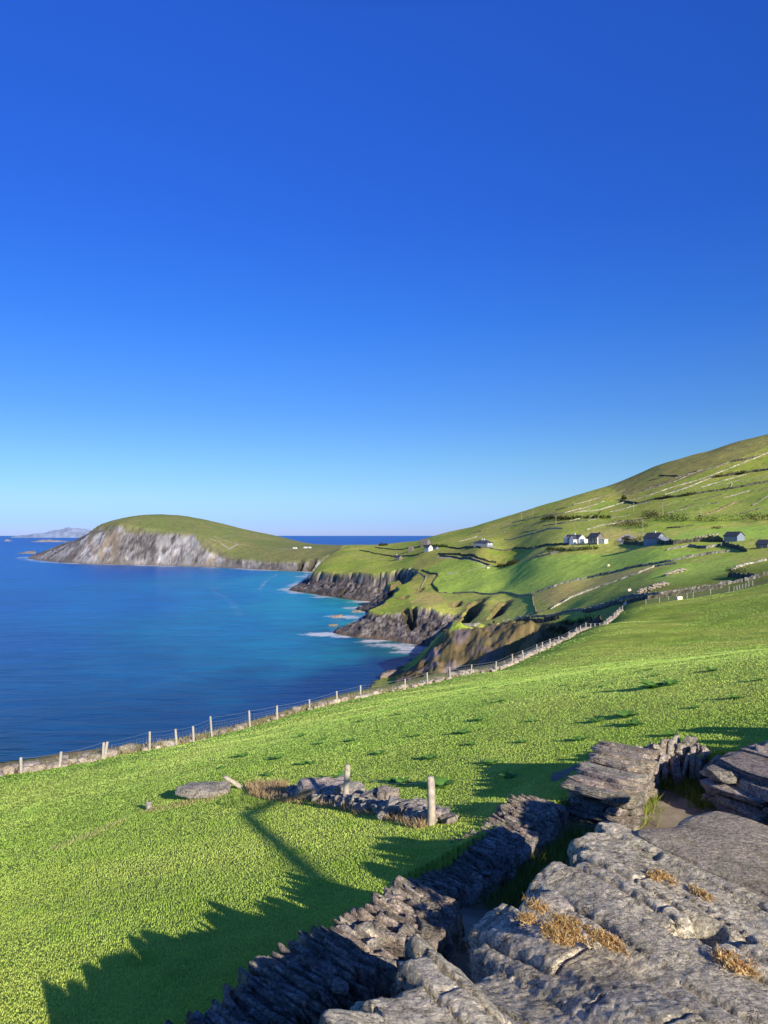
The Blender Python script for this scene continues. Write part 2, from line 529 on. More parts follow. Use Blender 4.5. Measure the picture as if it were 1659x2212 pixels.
CTRL = {
    40: [(33, 1674)], 160: [(34.5, 1655)], 228: [(36, 1640)], 323: [(40, 1621)], 420: [(44, 1602)], 540: [(50, 1569)],
    665: [(53, 1535)], 778: [(57, 1507)], 875: [(61, 1489)], 923: [(63, 1479)], 972: [(66, 1467)], 1017: [(68, 1456)],
    1071: [(71, 1450)],
    1131: [(76, 1426), (140, 1472), (200, 1500), (250, 1478), (285, 1425), (305, 1366), (313, 1350)],
    1200: [(18.6, 1550), (94, 1393), (140, 1432), (200, 1447), (235, 1432), (268, 1396), (290, 1353), (300, 1339), (330, 1327), (360, 1308),
           (400, 1277), (450, 1250), (500, 1222), (550, 1194), (600, 1172), (700, 1141), (850, 1109), (1000, 1086), (1400, 1110)],
    1270: [(112, 1359), (150, 1370), (200, 1374), (240, 1354), (262, 1335), (285, 1321), (330, 1290), (400, 1258), (450, 1228), (490, 1205),
           (520, 1189), (555, 1173), (600, 1158), (650, 1142), (800, 1105), (900, 1080), (1000, 1063), (1400, 1085)],
    1345: [(148, 1319), (190, 1311), (230, 1302), (280, 1284), (330, 1261), (380, 1236), (430, 1210), (470, 1190), (510, 1176),
           (560, 1160), (700, 1118), (850, 1076), (970, 1039), (1070, 1047), (1400, 1085)],
    1420: [(72, 1395), (115, 1338), (165, 1304), (200, 1288), (260, 1262), (310, 1240), (360, 1218), (400, 1195), (440, 1175), (480, 1163),
           (600, 1128), (750, 1080), (850, 1045), (960, 1006), (1060, 1015), (1400, 1060)],
    1500: [(105, 1336), (165, 1289), (200, 1275), (250, 1250), (300, 1230), (340, 1210), (380, 1190), (420, 1170), (500, 1145),
           (650, 1095), (800, 1035), (930, 984), (1030, 994), (1400, 1050)],
    1590: [(105, 1318), (162, 1274), (190, 1262), (230, 1240), (280, 1220), (320, 1202), (360, 1183), (390, 1170), (500, 1135),
           (650, 1080), (800, 1005), (910, 957), (1010, 968), (1400, 1030)],
    1659: [(54, 1400), (105, 1302), (160, 1257), (190, 1245), (220, 1230), (260, 1215), (300, 1198), (330, 1186), (380, 1165),
           (500, 1122), (650, 1060), (800, 985), (900, 938), (1000, 948), (1400, 1010)],
    1850: [(50, 1385), (150, 1230), (300, 1170), (500, 1090), (650, 1020), (880, 876), (980, 890), (1400, 960)],
    2300: [(60, 1320), (150, 1190), (300, 1120), (500, 1010), (850, 760), (1400, 790)],
    3000: [(60, 1290), (150, 1150), (300, 1050), (500, 910), (850, 650), (1400, 650)],
    1150: [(130, 1462), (200, 1482), (245, 1464), (280, 1410), (302, 1362), (311, 1348), (345, 1332), (400, 1302), (450, 1273), (500, 1245), (560, 1214), (620, 1190), (700, 1165),
           (800, 1140), (1000, 1101), (1400, 1120)],
    1107: [(130, 1482), (200, 1520), (262, 1500), (290, 1440), (308, 1376), (318, 1353), (336, 1352), (360, 1345)],
    1090: [(420, 1318), (460, 1299), (550, 1264), (650, 1221), (720, 1190), (800, 1172), (900, 1150), (1050, 1120), (1500, 1140)],
    1040: [(150, 1510), (230, 1530), (275, 1500), (305, 1425), (322, 1370), (331, 1354), (355, 1356), (400, 1348), (440, 1322), (470, 1300), (550, 1272), (620, 1241),
           (690, 1201), (720, 1181), (800, 1165), (1000, 1143), (1100, 1133), (1600, 1150)],
    1000: [(260, 1525), (300, 1485), (322, 1410), (338, 1354), (400, 1363), (450, 1346), (480, 1322), (515, 1301), (600, 1268), (660, 1235), (720, 1205),
           (800, 1184), (900, 1168), (1000, 1158), (1150, 1145), (1700, 1165)],
    945: [(150, 1500), (300, 1466), (328, 1420), (350, 1374), (420, 1384), (480, 1332), (503, 1312), (540, 1300), (600, 1278), (680, 1240), (750, 1212),
          (830, 1190), (900, 1178), (1000, 1168), (1150, 1158), (1300, 1155.5), (1800, 1172)],
    915: [(505, 1312), (560, 1298), (620, 1277), (700, 1245), (780, 1215), (850, 1195), (950, 1181), (1100, 1172), (1350, 1167), (1800, 1184)],
    900: [(200, 1500), (330, 1452), (360, 1432)],
    860: [(250, 1510), (345, 1466), (545, 1312), (590, 1294), (640, 1277), (690, 1262), (740, 1246), (780, 1236), (900, 1210), (1100, 1188), (1300, 1177), (1500, 1172), (1900, 1188)],
    830: [(800, 1241), (850, 1228), (950, 1208), (1100, 1191), (1300, 1181), (1500, 1177), (1900, 1190)],
    780: [(820, 1240), (900, 1224), (1000, 1207), (1200, 1187), (1400, 1181), (1600, 1177), (2000, 1190)],
    735: [(900, 1237), (1000, 1215), (1150, 1194), (1250, 1184), (1400, 1187), (1600, 1180), (1800, 1177), (2300, 1195)],
    700: [(890, 1240), (950, 1228), (1050, 1213), (1150, 1206), (1250, 1205)],
    640: [(940, 1262), (1000, 1250), (1100, 1243), (1500, 1207), (1600, 1188), (1800, 1177), (2000, 1168.5), (2400, 1190)],
    690: [(1470, 1204), (1550, 1189), (1700, 1181), (1850, 1176.5), (2300, 1195)],
    600: [(1540, 1206), (1650, 1186), (1900, 1168), (2050, 1158.5), (2500, 1185)],
    560: [(1580, 1204), (1700, 1182), (1900, 1163), (2050, 1150), (2500, 1180)],
    500: [(1650, 1196), (1750, 1171), (1900, 1150), (2050, 1136), (2500, 1172)],
    440: [(1700, 1167), (1850, 1139), (2000, 1123), (2500, 1165)],
    400: [(1740, 1155), (1880, 1131), (2000, 1116), (2500, 1160)],
    345: [(1770, 1154), (1900, 1126), (2000, 1112), (2500, 1155)],
    300: [(1790, 1151), (1900, 1129), (2000, 1114), (2500, 1155)],
    250: [(1810, 1146), (1900, 1132), (2000, 1124), (2500, 1158)],
    180: [(1840, 1166), (1940, 1152), (2050, 1145), (2500, 1165)],
    130: [(1890, 1184), (2000, 1176), (2150, 1170), (2500, 1178)],
    95: [(1990, 1192), (2300, 1184), (2600, 1184)],
    60: [(2150, 1203), (2300, 1200), (2600, 1200)],
}
cx_, cz_ = [], []


def addc(w):
    x, y, z = w[0], w[1], w[2] - CAMZ
    r = math.hypot(x, y)
    cx_.append((math.atan2(x, y), math.log(r)))
    cz_.append(z / r)


for px, lst in CTRL.items():
    for d, py in lst:
        addc(at(px, py, d))
for th in (-70, -45, -25, -8, 8, 25, 45, 70):          # the pasture close by
    for r in (3.0, 6.0, 11, 17, 24):
        t = math.radians(th)
        x, y = r * math.sin(t), r * math.cos(t)
        addc((x, y, CAMZ + (field_plane(x, y) if r > 12 else -1.79 + .17 * x - .213 * y)))
for px, d, z in ((-200, 33, -10.5), (-900, 30, -9.5), (-2500, 22, -8.5), (-200, 90, -16), (-900, 90, -16), (-2500, 60, -14),
                 (100, 90, -16), (400, 100, -17), (700, 110, -18), (700, 200, -22), (300, 250, -22), (-300, 300, -22),
                 (-1200, 300, -22), (600, 600, -45), (200, 700, -45), (-400, 800, -45), (700, 700, -45), (-1500, 900, -45),
                 (300, 1300, -50), (-200, 1400, -50), (-1200, 2000, -50), (-300, 2300, -65), (650, 1250, -48),
                 (-300, 2900, -60), (345, 3000, 10), (1000, 3000, -60), (1659, 3000, 60), (4500, 300, 70), (4500, 60, -2)):
    addc(at(px, 1157, d) * np.array([1, 1, 0]) + np.array([0, 0, CAMZ + z]))
CT = np.array(cx_); CV = np.array(cz_)
CT = CT * np.array([2.2, 1.0])


def _U(a, b):
    d2 = ((a[:, None, :] - b[None, :, :]) ** 2).sum(2)
    return 0.5 * d2 * np.log(d2 + 1e-12)


_n = len(CT)
_A = np.zeros((_n + 3, _n + 3))
_A[:_n, :_n] = _U(CT, CT) + np.eye(_n) * 5e-4
_A[:_n, _n] = 1; _A[:_n, _n + 1:] = CT
_A[_n, :_n] = 1; _A[_n + 1:, :_n] = CT.T
_W = np.linalg.solve(_A, np.concatenate([CV, np.zeros(3)]))


def land(x, y):
    """height of the undisturbed land relative to the camera"""
    x = np.asarray(x, float).ravel(); y = np.asarray(y, float).ravel()
    r = np.hypot(x, y)
    q = np.stack([np.arctan2(x, y) * 2.2, np.log(np.maximum(r, 0.5))], 1)
    out = np.empty(len(x))
    for i in range(0, len(x), 20000):
        s = slice(i, i + 20000)
        d2 = (q[s, 0:1].astype(np.float32) - CT[:, 0].astype(np.float32)) ** 2 + (q[s, 1:2].astype(np.float32) - CT[:, 1].astype(np.float32)) ** 2
        out[s] = (0.5 * d2 * np.log(d2 + 1e-12)) @ _W[:_n].astype(np.float32) + _W[_n] + q[s] @ _W[_n + 1:]
    return out * r


# ------------------------------------------------------------------ coastline (plan) : x, y, cliff steepness, share of the cliff that is bare rock
def wl(px, py):
    p = at_z(px, py, -CAMZ)
    return p[0], p[1]


COAST = [(-420, -300, 3, .9), (-120, -75, 3, .9), (-34, 45, 3.4, .9), (-10, 84, 3.4, .9), (0, 112, 3.2, .7), (-4, 160, 2.2, .6), (-8, 200, 1.9, .6), (-11, 250, 1.7, .6),
         (-11, 300, 1.3, .8), (-8, 326, .9, .9), (*wl(797, 1479), .7, 1.0), (*wl(840, 1463), .8, 1.0), (*wl(880, 1447), 1.0, .9), (*wl(905, 1434), 1.2, .8),
         (*wl(918, 1422), 1.3, .8), (*wl(935, 1404), 1.2, .9),
         (*wl(925, 1396), .8, 1), (*wl(850, 1385), .62, 1), (*wl(770, 1378), .5, 1), (*wl(722, 1367.5), .3, 1), (*wl(722, 1363), .3, 1),
         (*wl(760, 1352), .5, 1), (*wl(785, 1340), .6, 1), (*wl(800, 1328), .7, 1), (*wl(775, 1319), .6, 1), (*wl(764, 1316), .4, 1), (*wl(790, 1309), .6, 1),
         (2, 742, .6, .9), (*wl(812, 1301), .5, 1), (*wl(760, 1296), .6, 1), (*wl(700, 1287), .6, 1), (*wl(660, 1281), .55, 1), (*wl(621, 1274.5), .3, 1), (*wl(640, 1268), .4, 1),
         (-118, 1075, .7, .9), (-112, 1200, .8, .9), (-120, 1340, .9, .9), (*wl(690, 1235.5), .9, .9), (*wl(640, 1234.5), .9, .9), (*wl(560, 1230), 1.0, 1), (*wl(500, 1227), 1.0, 1),
         (*wl(450, 1225), 1.15, 1), (*wl(370, 1222.5), 1.3, 1), (*wl(290, 1220.5), 1.3, 1), (*wl(200, 1218.5), 1.2, 1), (*wl(130, 1215.5), .9, 1), (*wl(90, 1211), .6, 1), (*wl(60, 1206.5), .35, 1),
         (-1160, 2420, .4, 1), (-1100, 2700, .8, 1), (-700, 2800, .8, .7), (-330, 2500, .5, .5), (-100, 2150, .4, .5), (150, 1900, .4, .5), (500, 1950, .4, .5), (1200, 2500, .4, .5),
         (4000, 2600, .4, .5), (5000, -400, .5, .5)]
CO = np.array(COAST)
# rounded into many short steps
_P = []
for i in range(len(CO)):
    a, b = CO[i], CO[(i + 1) % len(CO)]
    L = np.hypot(*(b - a)[:2])
    k = int(max(1, min(40, L / 6)))
    for j in range(k):
        _P.append(a + (b - a) * j / k)
_P = np.array(_P)
_rr = np.hypot(_P[:, 0], _P[:, 1])
_amp = np.clip(_rr * 0.006, 0.5, 9) * (_rr < 2200)
_P[:, 0] += _amp * (1.2 * fbm(_P[:, :2] / (0.02 * _rr[:, None] + 4) + 3, 3, 5))
_P[:, 1] += _amp * (0.5 * fbm(_P[:, :2] / (0.02 * _rr[:, None] + 4) + 71, 3, 8))
_Q = np.roll(_P, -1, axis=0)


def coast(x, y):
    """signed distance inland from the waterline, steepness and bareness at the nearest shore"""
    n = len(x)
    best = np.full(n, 1e18); kk = np.zeros(n); bb = np.zeros(n)
    inside = np.zeros(n, bool)
    for i in range(len(_P)):
        ax, ay = _P[i, 0], _P[i, 1]; bx, by = _Q[i, 0], _Q[i, 1]
        dx, dy = bx - ax, by - ay
        t = np.clip(((x - ax) * dx + (y - ay) * dy) / (dx * dx + dy * dy + 1e-9), 0, 1)
        d2 = (x - ax - t * dx) ** 2 + (y - ay - t * dy) ** 2
        m = d2 < best
        best[m] = d2[m]
        tm = t[m]
        kk[m] = _P[i, 2] + (_Q[i, 2] - _P[i, 2]) * tm
        bb[m] = _P[i, 3] + (_Q[i, 3] - _P[i, 3]) * tm
        c = ((ay > y) != (by > y))
        xs = ax + (y - ay) * dx / (dy if abs(dy) > 1e-9 else 1e-9)
        inside ^= c & (x < xs)
    return np.sqrt(best) * np.where(inside, 1, -1), kk, bb


# gullies cut into the cliffs: (polyline in picture points with distance), half width, depth
GULLY = [
    ([(832, 1246, 770), (838, 1262, 740), (846, 1282, 715)], 6.5, 17),
    ([(886, 1240, 730), (872, 1260, 700), (852, 1290, 680)], 7.0, 15),
    ([(741, 1240, 838), (742, 1256, 842)], 4.0, 8), ([(762, 1240, 828), (764, 1252, 830)], 3.5, 8),
    ([(908, 1262, 640), (898, 1272, 620)], 4, 5), ([(868, 1297, 590), (876, 1285, 600)], 4, 5),
    ([(1031, 1296, 492), (1022, 1318, 468), (1008, 1350, 440)], 7.5, 17),
    ([(1090, 1308, 450), (1078, 1322, 425), (1068, 1334, 410)], 5, 8),
    ([(988, 1298, 518), (984, 1310, 505)], 4, 7), ([(872, 1322, 525), (884, 1350, 505), (892, 1366, 495)], 2.5, 5), ([(893, 1330, 520), (896, 1352, 505)], 2, 4),
    ([(1150, 1362, 303), (1100, 1392, 297), (1060, 1412, 297), (1020, 1440, 297), (985, 1472, 290)], 4.5, 8),
    ([(1196, 1352, 290), (1175, 1372, 278), (1150, 1392, 268)], 4.5, 8),
    ([(950, 1378, 340), (930, 1410, 345), (905, 1445, 345)], 4.5, 7),
    ([(678, 1205, 1460), (672, 1222, 1450)], 9, 18), ([(652, 1210, 1470), (648, 1226, 1452)], 6, 10), ([(720, 1182, 1420), (700, 1205, 1420)], 9, 14),
]
GUL = []
for pl, w, dep in GULLY:
    GUL.append(([tuple(at(*p)[:2]) for p in pl], w, dep))


def polydist(x, y, pl):
    best = np.full(len(x), 1e18); tt = np.zeros(len(x))
    n = len(pl) - 1
    for i in range(n):
        ax, ay = pl[i][:2]; bx, by = pl[i + 1][:2]
        dx, dy = bx - ax, by - ay
        t = np.clip(((x - ax) * dx + (y - ay) * dy) / (dx * dx + dy * dy + 1e-9), 0, 1)
        d2 = (x - ax - t * dx) ** 2 + (y - ay - t * dy) ** 2
        m = d2 < best
        best[m] = d2[m]; tt[m] = (i + t[m]) / n
    return np.sqrt(best), tt


def upsample(f, x, y, n0, n1, k):
    """evaluate f on every k-th row and column of the n0 x n1 grid and fill in with cubic steps"""
    i0 = np.unique(np.append(np.arange(0, n0, k), n0 - 1)); i1 = np.unique(np.append(np.arange(0, n1, k), n1 - 1))
    xc = x.reshape(n0, n1)[np.ix_(i0, i1)].ravel(); yc = y.reshape(n0, n1)[np.ix_(i0, i1)].ravel()
    res = f(xc, yc)
    res = res if isinstance(res, tuple) else (res,)

    def expand(a, idx, n):
        g = np.arange(n)
        s = np.clip(np.searchsorted(idx, g, side='right') - 1, 0, len(idx) - 2)
        t = ((g - idx[s]) / (idx[s + 1] - idx[s]))[:, None]
        p0, p1, p2, p3 = (a[np.clip(s + o, 0, len(idx) - 1)] for o in (-1, 0, 1, 2))
        return p1 + 0.5 * t * (p2 - p0 + t * (2 * p0 - 5 * p1 + 4 * p2 - p3 + t * (3 * (p1 - p2) + p3 - p0)))
    out = []
    for a in res:
        a = expand(a.reshape(len(i0), len(i1)), i0, n0)
        out.append(expand(a.T, i1, n1).T.ravel())
    return out


def terrain(x, y, detail=True, grid=None):
    """final height above the sea, with masks"""
    x = np.asarray(x, float); y = np.asarray(y, float)
    r = np.hypot(x, y)
    if grid is None:
        L = land(x, y) + CAMZ
        sd, kk, bare = coast(x, y)
    else:
        L = upsample(land, x, y, grid[0], grid[1], 5)[0] + CAMZ
        sd, kk, bare = upsample(coast, x, y, grid[0], grid[1], 4)
    if detail:
        p = np.stack([x, y], 1)
        sc = np.clip(r * 0.02, 3, 34)[:, None]
        wob = ms(ridged, p, sc, 3, 3) * 0.6 + 0.4 * ms(fbm, p * 2.2, sc, 3, 9)
        sdw = sd + wob * np.clip(sd * 0.55, 0, np.clip(r * 0.011, 0.6, 15) * np.where((r > 1250) & (x < -90), .4, 1.0))
    else:
        sdw = sd
    cl = np.where(sdw > 0, sdw * kk * 1.0 + 1.2 * sstep(0, 1.5, sdw), sdw * 0.6)
    cl = cl + 2.0 * np.maximum(0, np.minimum(sdw, sd) - np.where(r < 300, 15, 22)) * ((r < 1230) | (x > -60))
    if detail:                                            # ledges across the rock
        st = np.clip(r * 0.006, 1.0, 9.0)
        led = cl / st + 0.8 * ms(fbm, p * 0.8, sc, 2, 77)
        fr = led - np.floor(led)
        cl2 = cl + st * 0.55 * (sstep(0.25, 0.75, fr) - fr)
        cl = np.where(sdw > 0.5, cl2, cl)
    # smooth minimum so that the turf rolls over the edge
    w = np.clip(r * 0.004, 0.4, 5)
    h = np.clip(0.5 + 0.5 * (cl - L) / w, 0, 1)
    z = mix(cl, L, h) - w * h * (1 - h)
    rock = np.clip((L - cl) / (w * 2) + 0.3, 0, 1)
    gmask = np.zeros(len(x))
    global GWIDE
    GWIDE = np.zeros(len(x))
    for pl, gw, dep in GUL:
        xs = [q[0] for q in pl]; ys = [q[1] for q in pl]
        m = (x > min(xs) - 3 * gw) & (x < max(xs) + 3 * gw) & (y > min(ys) - 3 * gw) & (y < max(ys) + 3 * gw)
        if not m.any():
            continue
        d, t = polydist(x[m], y[m], pl)
        if detail:
            d = d + gw * 0.35 * fbm(np.stack([x[m], y[m]], 1) / gw, 3, 4)
        prof = np.clip(1 - d / gw, 0, 1)
        prof = sstep(0, 0.75, prof) * np.minimum(1, 0.35 + t * 1.5)
        cut = np.minimum(dep * prof, np.maximum(z[m] - 1.0, 0))
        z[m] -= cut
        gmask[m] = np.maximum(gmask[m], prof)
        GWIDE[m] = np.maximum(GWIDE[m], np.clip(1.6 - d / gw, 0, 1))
    if detail:
        far = sstep(150, 500, r)
        z = z + (1 - rock) * (0.10 * fbm(p / 5.0, 3, 31) * sstep(12, 30, r) + far * 1.2 * fbm(p / 40.0, 4, 61))
    return z, rock, sd, bare, gmask, L


def hit(px, py, rmin=6.0, rmax=2900.0):
    """first point of the land met by the view through picture point (px, py)"""
    d = ray(px, py)
    d = d / d[1]
    ys = np.exp(np.linspace(math.log(rmin), math.log(rmax), 900))
    z = CAMZ + d[2] * ys
    t, *_ = terrain(d[0] * ys, ys, False)
    k = np.nonzero(z < t)[0]
    if len(k) == 0:
        k0 = int(np.argmin(z - t))
        return np.array([d[0] * ys[k0], ys[k0], t[k0]])
    i = k[0]
    if i == 0:
        yy = ys[0]
    else:
        a = (z[i - 1] - t[i - 1]); b = (t[i] - z[i])
        yy = ys[i - 1] + (ys[i] - ys[i - 1]) * a / (a + b + 1e-9)
    return np.array([d[0] * yy, yy, CAMZ + d[2] * yy])


def hits(pts, rmin=60.0):
    return [hit(px, py, rmin) for px, py in pts]


def ground(x, y):
    return float(terrain(np.array([x]), np.array([y]), False)[0][0])


def inpoly(x, y, pl):
    ins = np.zeros(len(x), bool)
    n = len(pl)
    xs = [p[0] for p in pl]; ys = [p[1] for p in pl]
    m = (x > min(xs)) & (x < max(xs)) & (y > min(ys)) & (y < max(ys))
    xx, yy = x[m], y[m]
    r = np.zeros(len(xx), bool)
    for i in range(n):
        ax, ay = pl[i][:2]; bx, by = pl[(i + 1) % n][:2]
        c = ((ay > yy) != (by > yy))
        r ^= c & (xx < ax + (yy - ay) * (bx - ax) / ((by - ay) if abs(by - ay) > 1e-9 else 1e-9))
    ins[m] = r
    return ins


# ------------------------------------------------------------------ terrain mesh: fine where the photograph looks
half = list(np.arange(0.035, 31.0, 0.07))
stp = 0.07
while half[-1] < 77:
    stp = min(stp * 1.09, 1.5)
    half.append(half[-1] + stp)
half = np.array(half)
th = np.radians(np.concatenate([-half[::-1], half]))
lr = np.concatenate([np.arange(math.log(3.0), math.log(45), 0.012), np.arange(math.log(45), math.log(420), 0.005), np.arange(math.log(420), math.log(2900), 0.0028)])
TH, LR = np.meshgrid(th, lr, indexing='ij')
RR = np.exp(LR)
X = (RR * np.sin(TH)).ravel(); Y = (RR * np.cos(TH)).ravel()
Z, ROCK, SD, BARE, GM, LAND = terrain(X, Y, True, (len(th), len(lr)))
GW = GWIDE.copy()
RAD = np.hypot(X, Y)
P2 = np.stack([X, Y], 1)
P3 = np.stack([X, Y, Z * 1.15], 1)
# crags: rock pushed in and out with noise through all three dimensions
rkm = ROCK * sstep(0.2, 2.0, Z) * (RAD > 100)
cs = np.clip(RAD * 0.016, 3, 30)[:, None]
shear = P3 + np.stack([0.7 * P3[:, 2], 0.0 * X, 0.0 * X], 1)
crag = 0.6 * ms(ridged, shear, cs, 4, 401) + 0.5 * ms(fbm, shear * np.array([2.2, 2.2, 0.9]), cs, 4, 411)
push = rkm * crag * np.clip(RAD * 0.0042, 0.8, 7.5)
X = X - push * X / RAD
Y = Y - push * Y / RAD
Z = Z + rkm * 0.35 * push * ms(fbm, shear * 1.7, cs, 2, 421)

slopeN = (X > 5) & (Y > 150) & (Y < 345) & (X < 95) & ((LAND - CAMZ) / np.maximum(Y, 1) < -0.119)
Z[slopeN] += 2.0 * fbm(P2[slopeN] / 11.0, 4, 441) + 1.7 * ridged(P2[slopeN] / 6.5, 4, 443)
# colours of the ground, with some shade, haze and brightening put in
ENC = [(-3.7, .15), (.26, 5.9), (.17, 7.18), (2.05, 9.9), (2.62, 9.95), (3.6, 11.45), (4.1, 11.75), (4.95, 11.5), (5.3, 11.0), (7.0, 10.8), (7.0, 3.0), (3.0, -2.0), (-3.0, -3.0)]
enc = inpoly(X, Y, ENC)
Z[enc] = np.minimum(Z[enc], CAMZ - 4.35)
fscale = np.clip(RAD * 0.01, 0.6, 9)[:, None]
nA = fbm(P2 / 55.0, 4, 101); nB = ms(fbm, P3, fscale, 4, 103); nC = ms(fbm, P3, fscale * 0.35, 3, 107)
gA = np.array([0.125, 0.185, 0.022]); gB = np.array([0.175, 0.20, 0.036]); gC = np.array([0.19, 0.165, 0.055])
col = mix(gA[None], gB[None], sstep(-0.35, 0.35, nA + 0.6 * nB)[:, None])
col = mix(col, gC[None], (0.55 * sstep(0.15, 0.6, nB + 0.5 * nC))[:, None])
near = RAD < 190
# the home pasture: yellower lawn with darker patches
gp = mix(np.array([0.165, 0.225, 0.026])[None], np.array([0.225, 0.255, 0.040])[None], sstep(-0.4, 0.4, fbm(P2 / 6.0, 4, 201))[:, None])
gp = mix(gp, np.array([0.085, 0.15, 0.022])[None], (0.55 * sstep(0.25, 0.6, fbm(P2 * np.array([1, .5]) / 1.6, 4, 207)))[:, None])
EDGE_PX = [(-400, 1700), (40, 1674), (228, 1641), (323, 1621), (420, 1602), (540, 1569), (665, 1535), (778, 1508), (875, 1490), (972, 1468), (1071, 1450),
           (1131, 1427), (1200, 1394), (1270, 1360), (1320, 1334), (1345, 1319)]
ED_PX = [40, 160, 228, 323, 420, 540, 665, 778, 875, 923, 972, 1017, 1071, 1131, 1200, 1270, 1345, 1400, 1420, 1659]
ED_D = [33, 34.5, 36, 40, 44, 50, 53, 57, 61, 63, 66, 68, 71, 76, 94, 112, 148, 158, 163, 158]


def edge_at(px, py):
    p = at(px, py, float(np.interp(px, ED_PX, ED_D)))
    return np.array([p[0], p[1], ground(p[0], p[1])])


EDGE = [tuple(at(-400, 1157, 31)[:2])] + [tuple(edge_at(*p)[:2]) for p in EDGE_PX[1:]]
TOP_PX = [(1391, 1306), (1444, 1297), (1500, 1289), (1560, 1279), (1600, 1270), (1630, 1259), (1659, 1256)]
TOPF = [tuple(edge_at(*p)[:2]) for p in TOP_PX]
FIELD = EDGE + TOPF + [(150, 160), (260, 60), (60, -20), (-60, -20), (-40, 12)]
infield = inpoly(X, Y, FIELD)
dedge, _ = polydist(X, Y, EDGE + TOPF)
col[infield] = (gp * np.array([1.22, 1.34, 1.15]))[infield]
strip = infield & (dedge < 4.5)
col[strip] = mix(col[strip], np.array([0.085, 0.19, 0.02])[None], (sstep(4.5, 1.5, dedge[strip]) * 0.8)[:, None])
verge = (~infield) & (dedge < 5) & near
col[verge] = mix(np.array([0.20, 0.19, 0.06])[None], np.array([0.24, 0.19, 0.09])[None], sstep(-.3, .3, nC[verge])[:, None])


def paint(pts, c, amt, soft=0.25, seed=0):
    pl = [tuple(p[:2]) for p in hits(pts)]
    m = inpoly(X, Y, pl)
    if not m.any():
        return
    n_ = amt * (0.85 + soft * nB[m])
    col[m] = mix(col[m], np.array(c)[None], np.clip(n_, 0, 1)[:, None])


VIVID = (0.140, 0.232, 0.030); LIME = (0.15, 0.22, 0.026); OLIVE = (0.165, 0.165, 0.038); RUST = (0.22, 0.165, 0.055)
paint([(900, 1190), (1240, 1180), (1240, 1330), (1000, 1352), (880, 1300)], OLIVE, .5)
paint([(946, 1281), (935, 1259), (950, 1240), (912, 1231), (965, 1208), (1040, 1212), (1076, 1222), (1168, 1206), (1330, 1192), (1450, 1190), (1520, 1197),
       (1450, 1212), (1327, 1235), (1199, 1266), (1145, 1283), (1025, 1280)], VIVID, .95)
paint([(1414, 1236), (1460, 1220), (1577, 1207), (1600, 1222), (1560, 1243), (1500, 1262), (1430, 1266), (1390, 1255)], VIVID, .85)
paint([(1160, 1290), (1199, 1269), (1270, 1251), (1327, 1238), (1378, 1226), (1450, 1216), (1400, 1236), (1286, 1268), (1235, 1289), (1195, 1312)], RUST, .6)
paint([(1200, 1318), (1240, 1292), (1332, 1256), (1400, 1245), (1430, 1262), (1360, 1280), (1290, 1305), (1215, 1321)], (0.15, 0.19, 0.028), .8)
paint([(945, 1283), (1145, 1286), (1158, 1325), (1090, 1340), (1095, 1310), (1060, 1296), (1000, 1299)], (0.13, 0.19, 0.03), .7)
paint([(890, 1302), (905, 1280), (950, 1284), (965, 1300), (920, 1308)], RUST, .55)
paint([(720, 1210), (780, 1190), (900, 1205), (890, 1232), (830, 1238), (740, 1236), (680, 1240)], LIME, .5)
paint([(1240, 1110), (1305, 1083), (1342, 1083), (1336, 1090), (1290, 1102)], VIVID, .8)
paint([(1440, 1168), (1659, 1165), (1659, 1135), (1560, 1138), (1480, 1145)], (0.12, 0.215, 0.03), .75)
paint([(1440, 1062), (1560, 1035), (1659, 1025), (1659, 1110), (1440, 1118)], (0.13, 0.195, 0.032), .6)
paint([(1349, 1072), (1407, 1054), (1480, 1034), (1577, 1000), (1659, 962), (1700, 900), (1500, 975), (1300, 1048)], (0.105, 0.105, 0.036), .85, .5)
paint([(1173, 1140), (1330, 1125), (1330, 1150), (1200, 1165), (1000, 1180), (980, 1172)], (0.15, 0.19, 0.036), .7)
paint([(1250, 1150), (1330, 1140), (1385, 1150), (1395, 1172), (1340, 1168)], (0.22, 0.19, 0.06), .6)
# trodden ways
WAYS = [([(1347, 1172), (1362, 1160), (1352, 1155), (1340, 1168)], 3.0, (0.24, 0.22, 0.21)),
        ([(451, 1162), (478, 1173), (495, 1186), (515, 1175), (532, 1177)], 2.6, (0.38, 0.33, 0.25)),
        ([(463, 1159), (488, 1168), (515, 1175)], 2.2, (0.36, 0.32, 0.24)),
        ([(600, 1186), (640, 1186), (680, 1184)], 3.0, (0.3, 0.29, 0.24)),
        ([(946, 1205), (989, 1205), (1035, 1212), (1056, 1221)], 2.5, (0.22, 0.21, 0.19)),
        ([(480, 1158), (524, 1158), (560, 1162)], 1.6, (0.3, 0.28, 0.2)),
        ([(740, 1196), (800, 1204), (850, 1200)], 1.6, (0.2, 0.19, 0.09))]
for pts, w, c in WAYS:
    pl = [tuple(p[:2]) for p in hits(pts)]
    d, _ = polydist(X, Y, pl)
    m = d < w * 2
    col[m] = mix(col[m], np.array(c)[None], (sstep(w, w * 0.5, d[m]) * 0.9)[:, None])
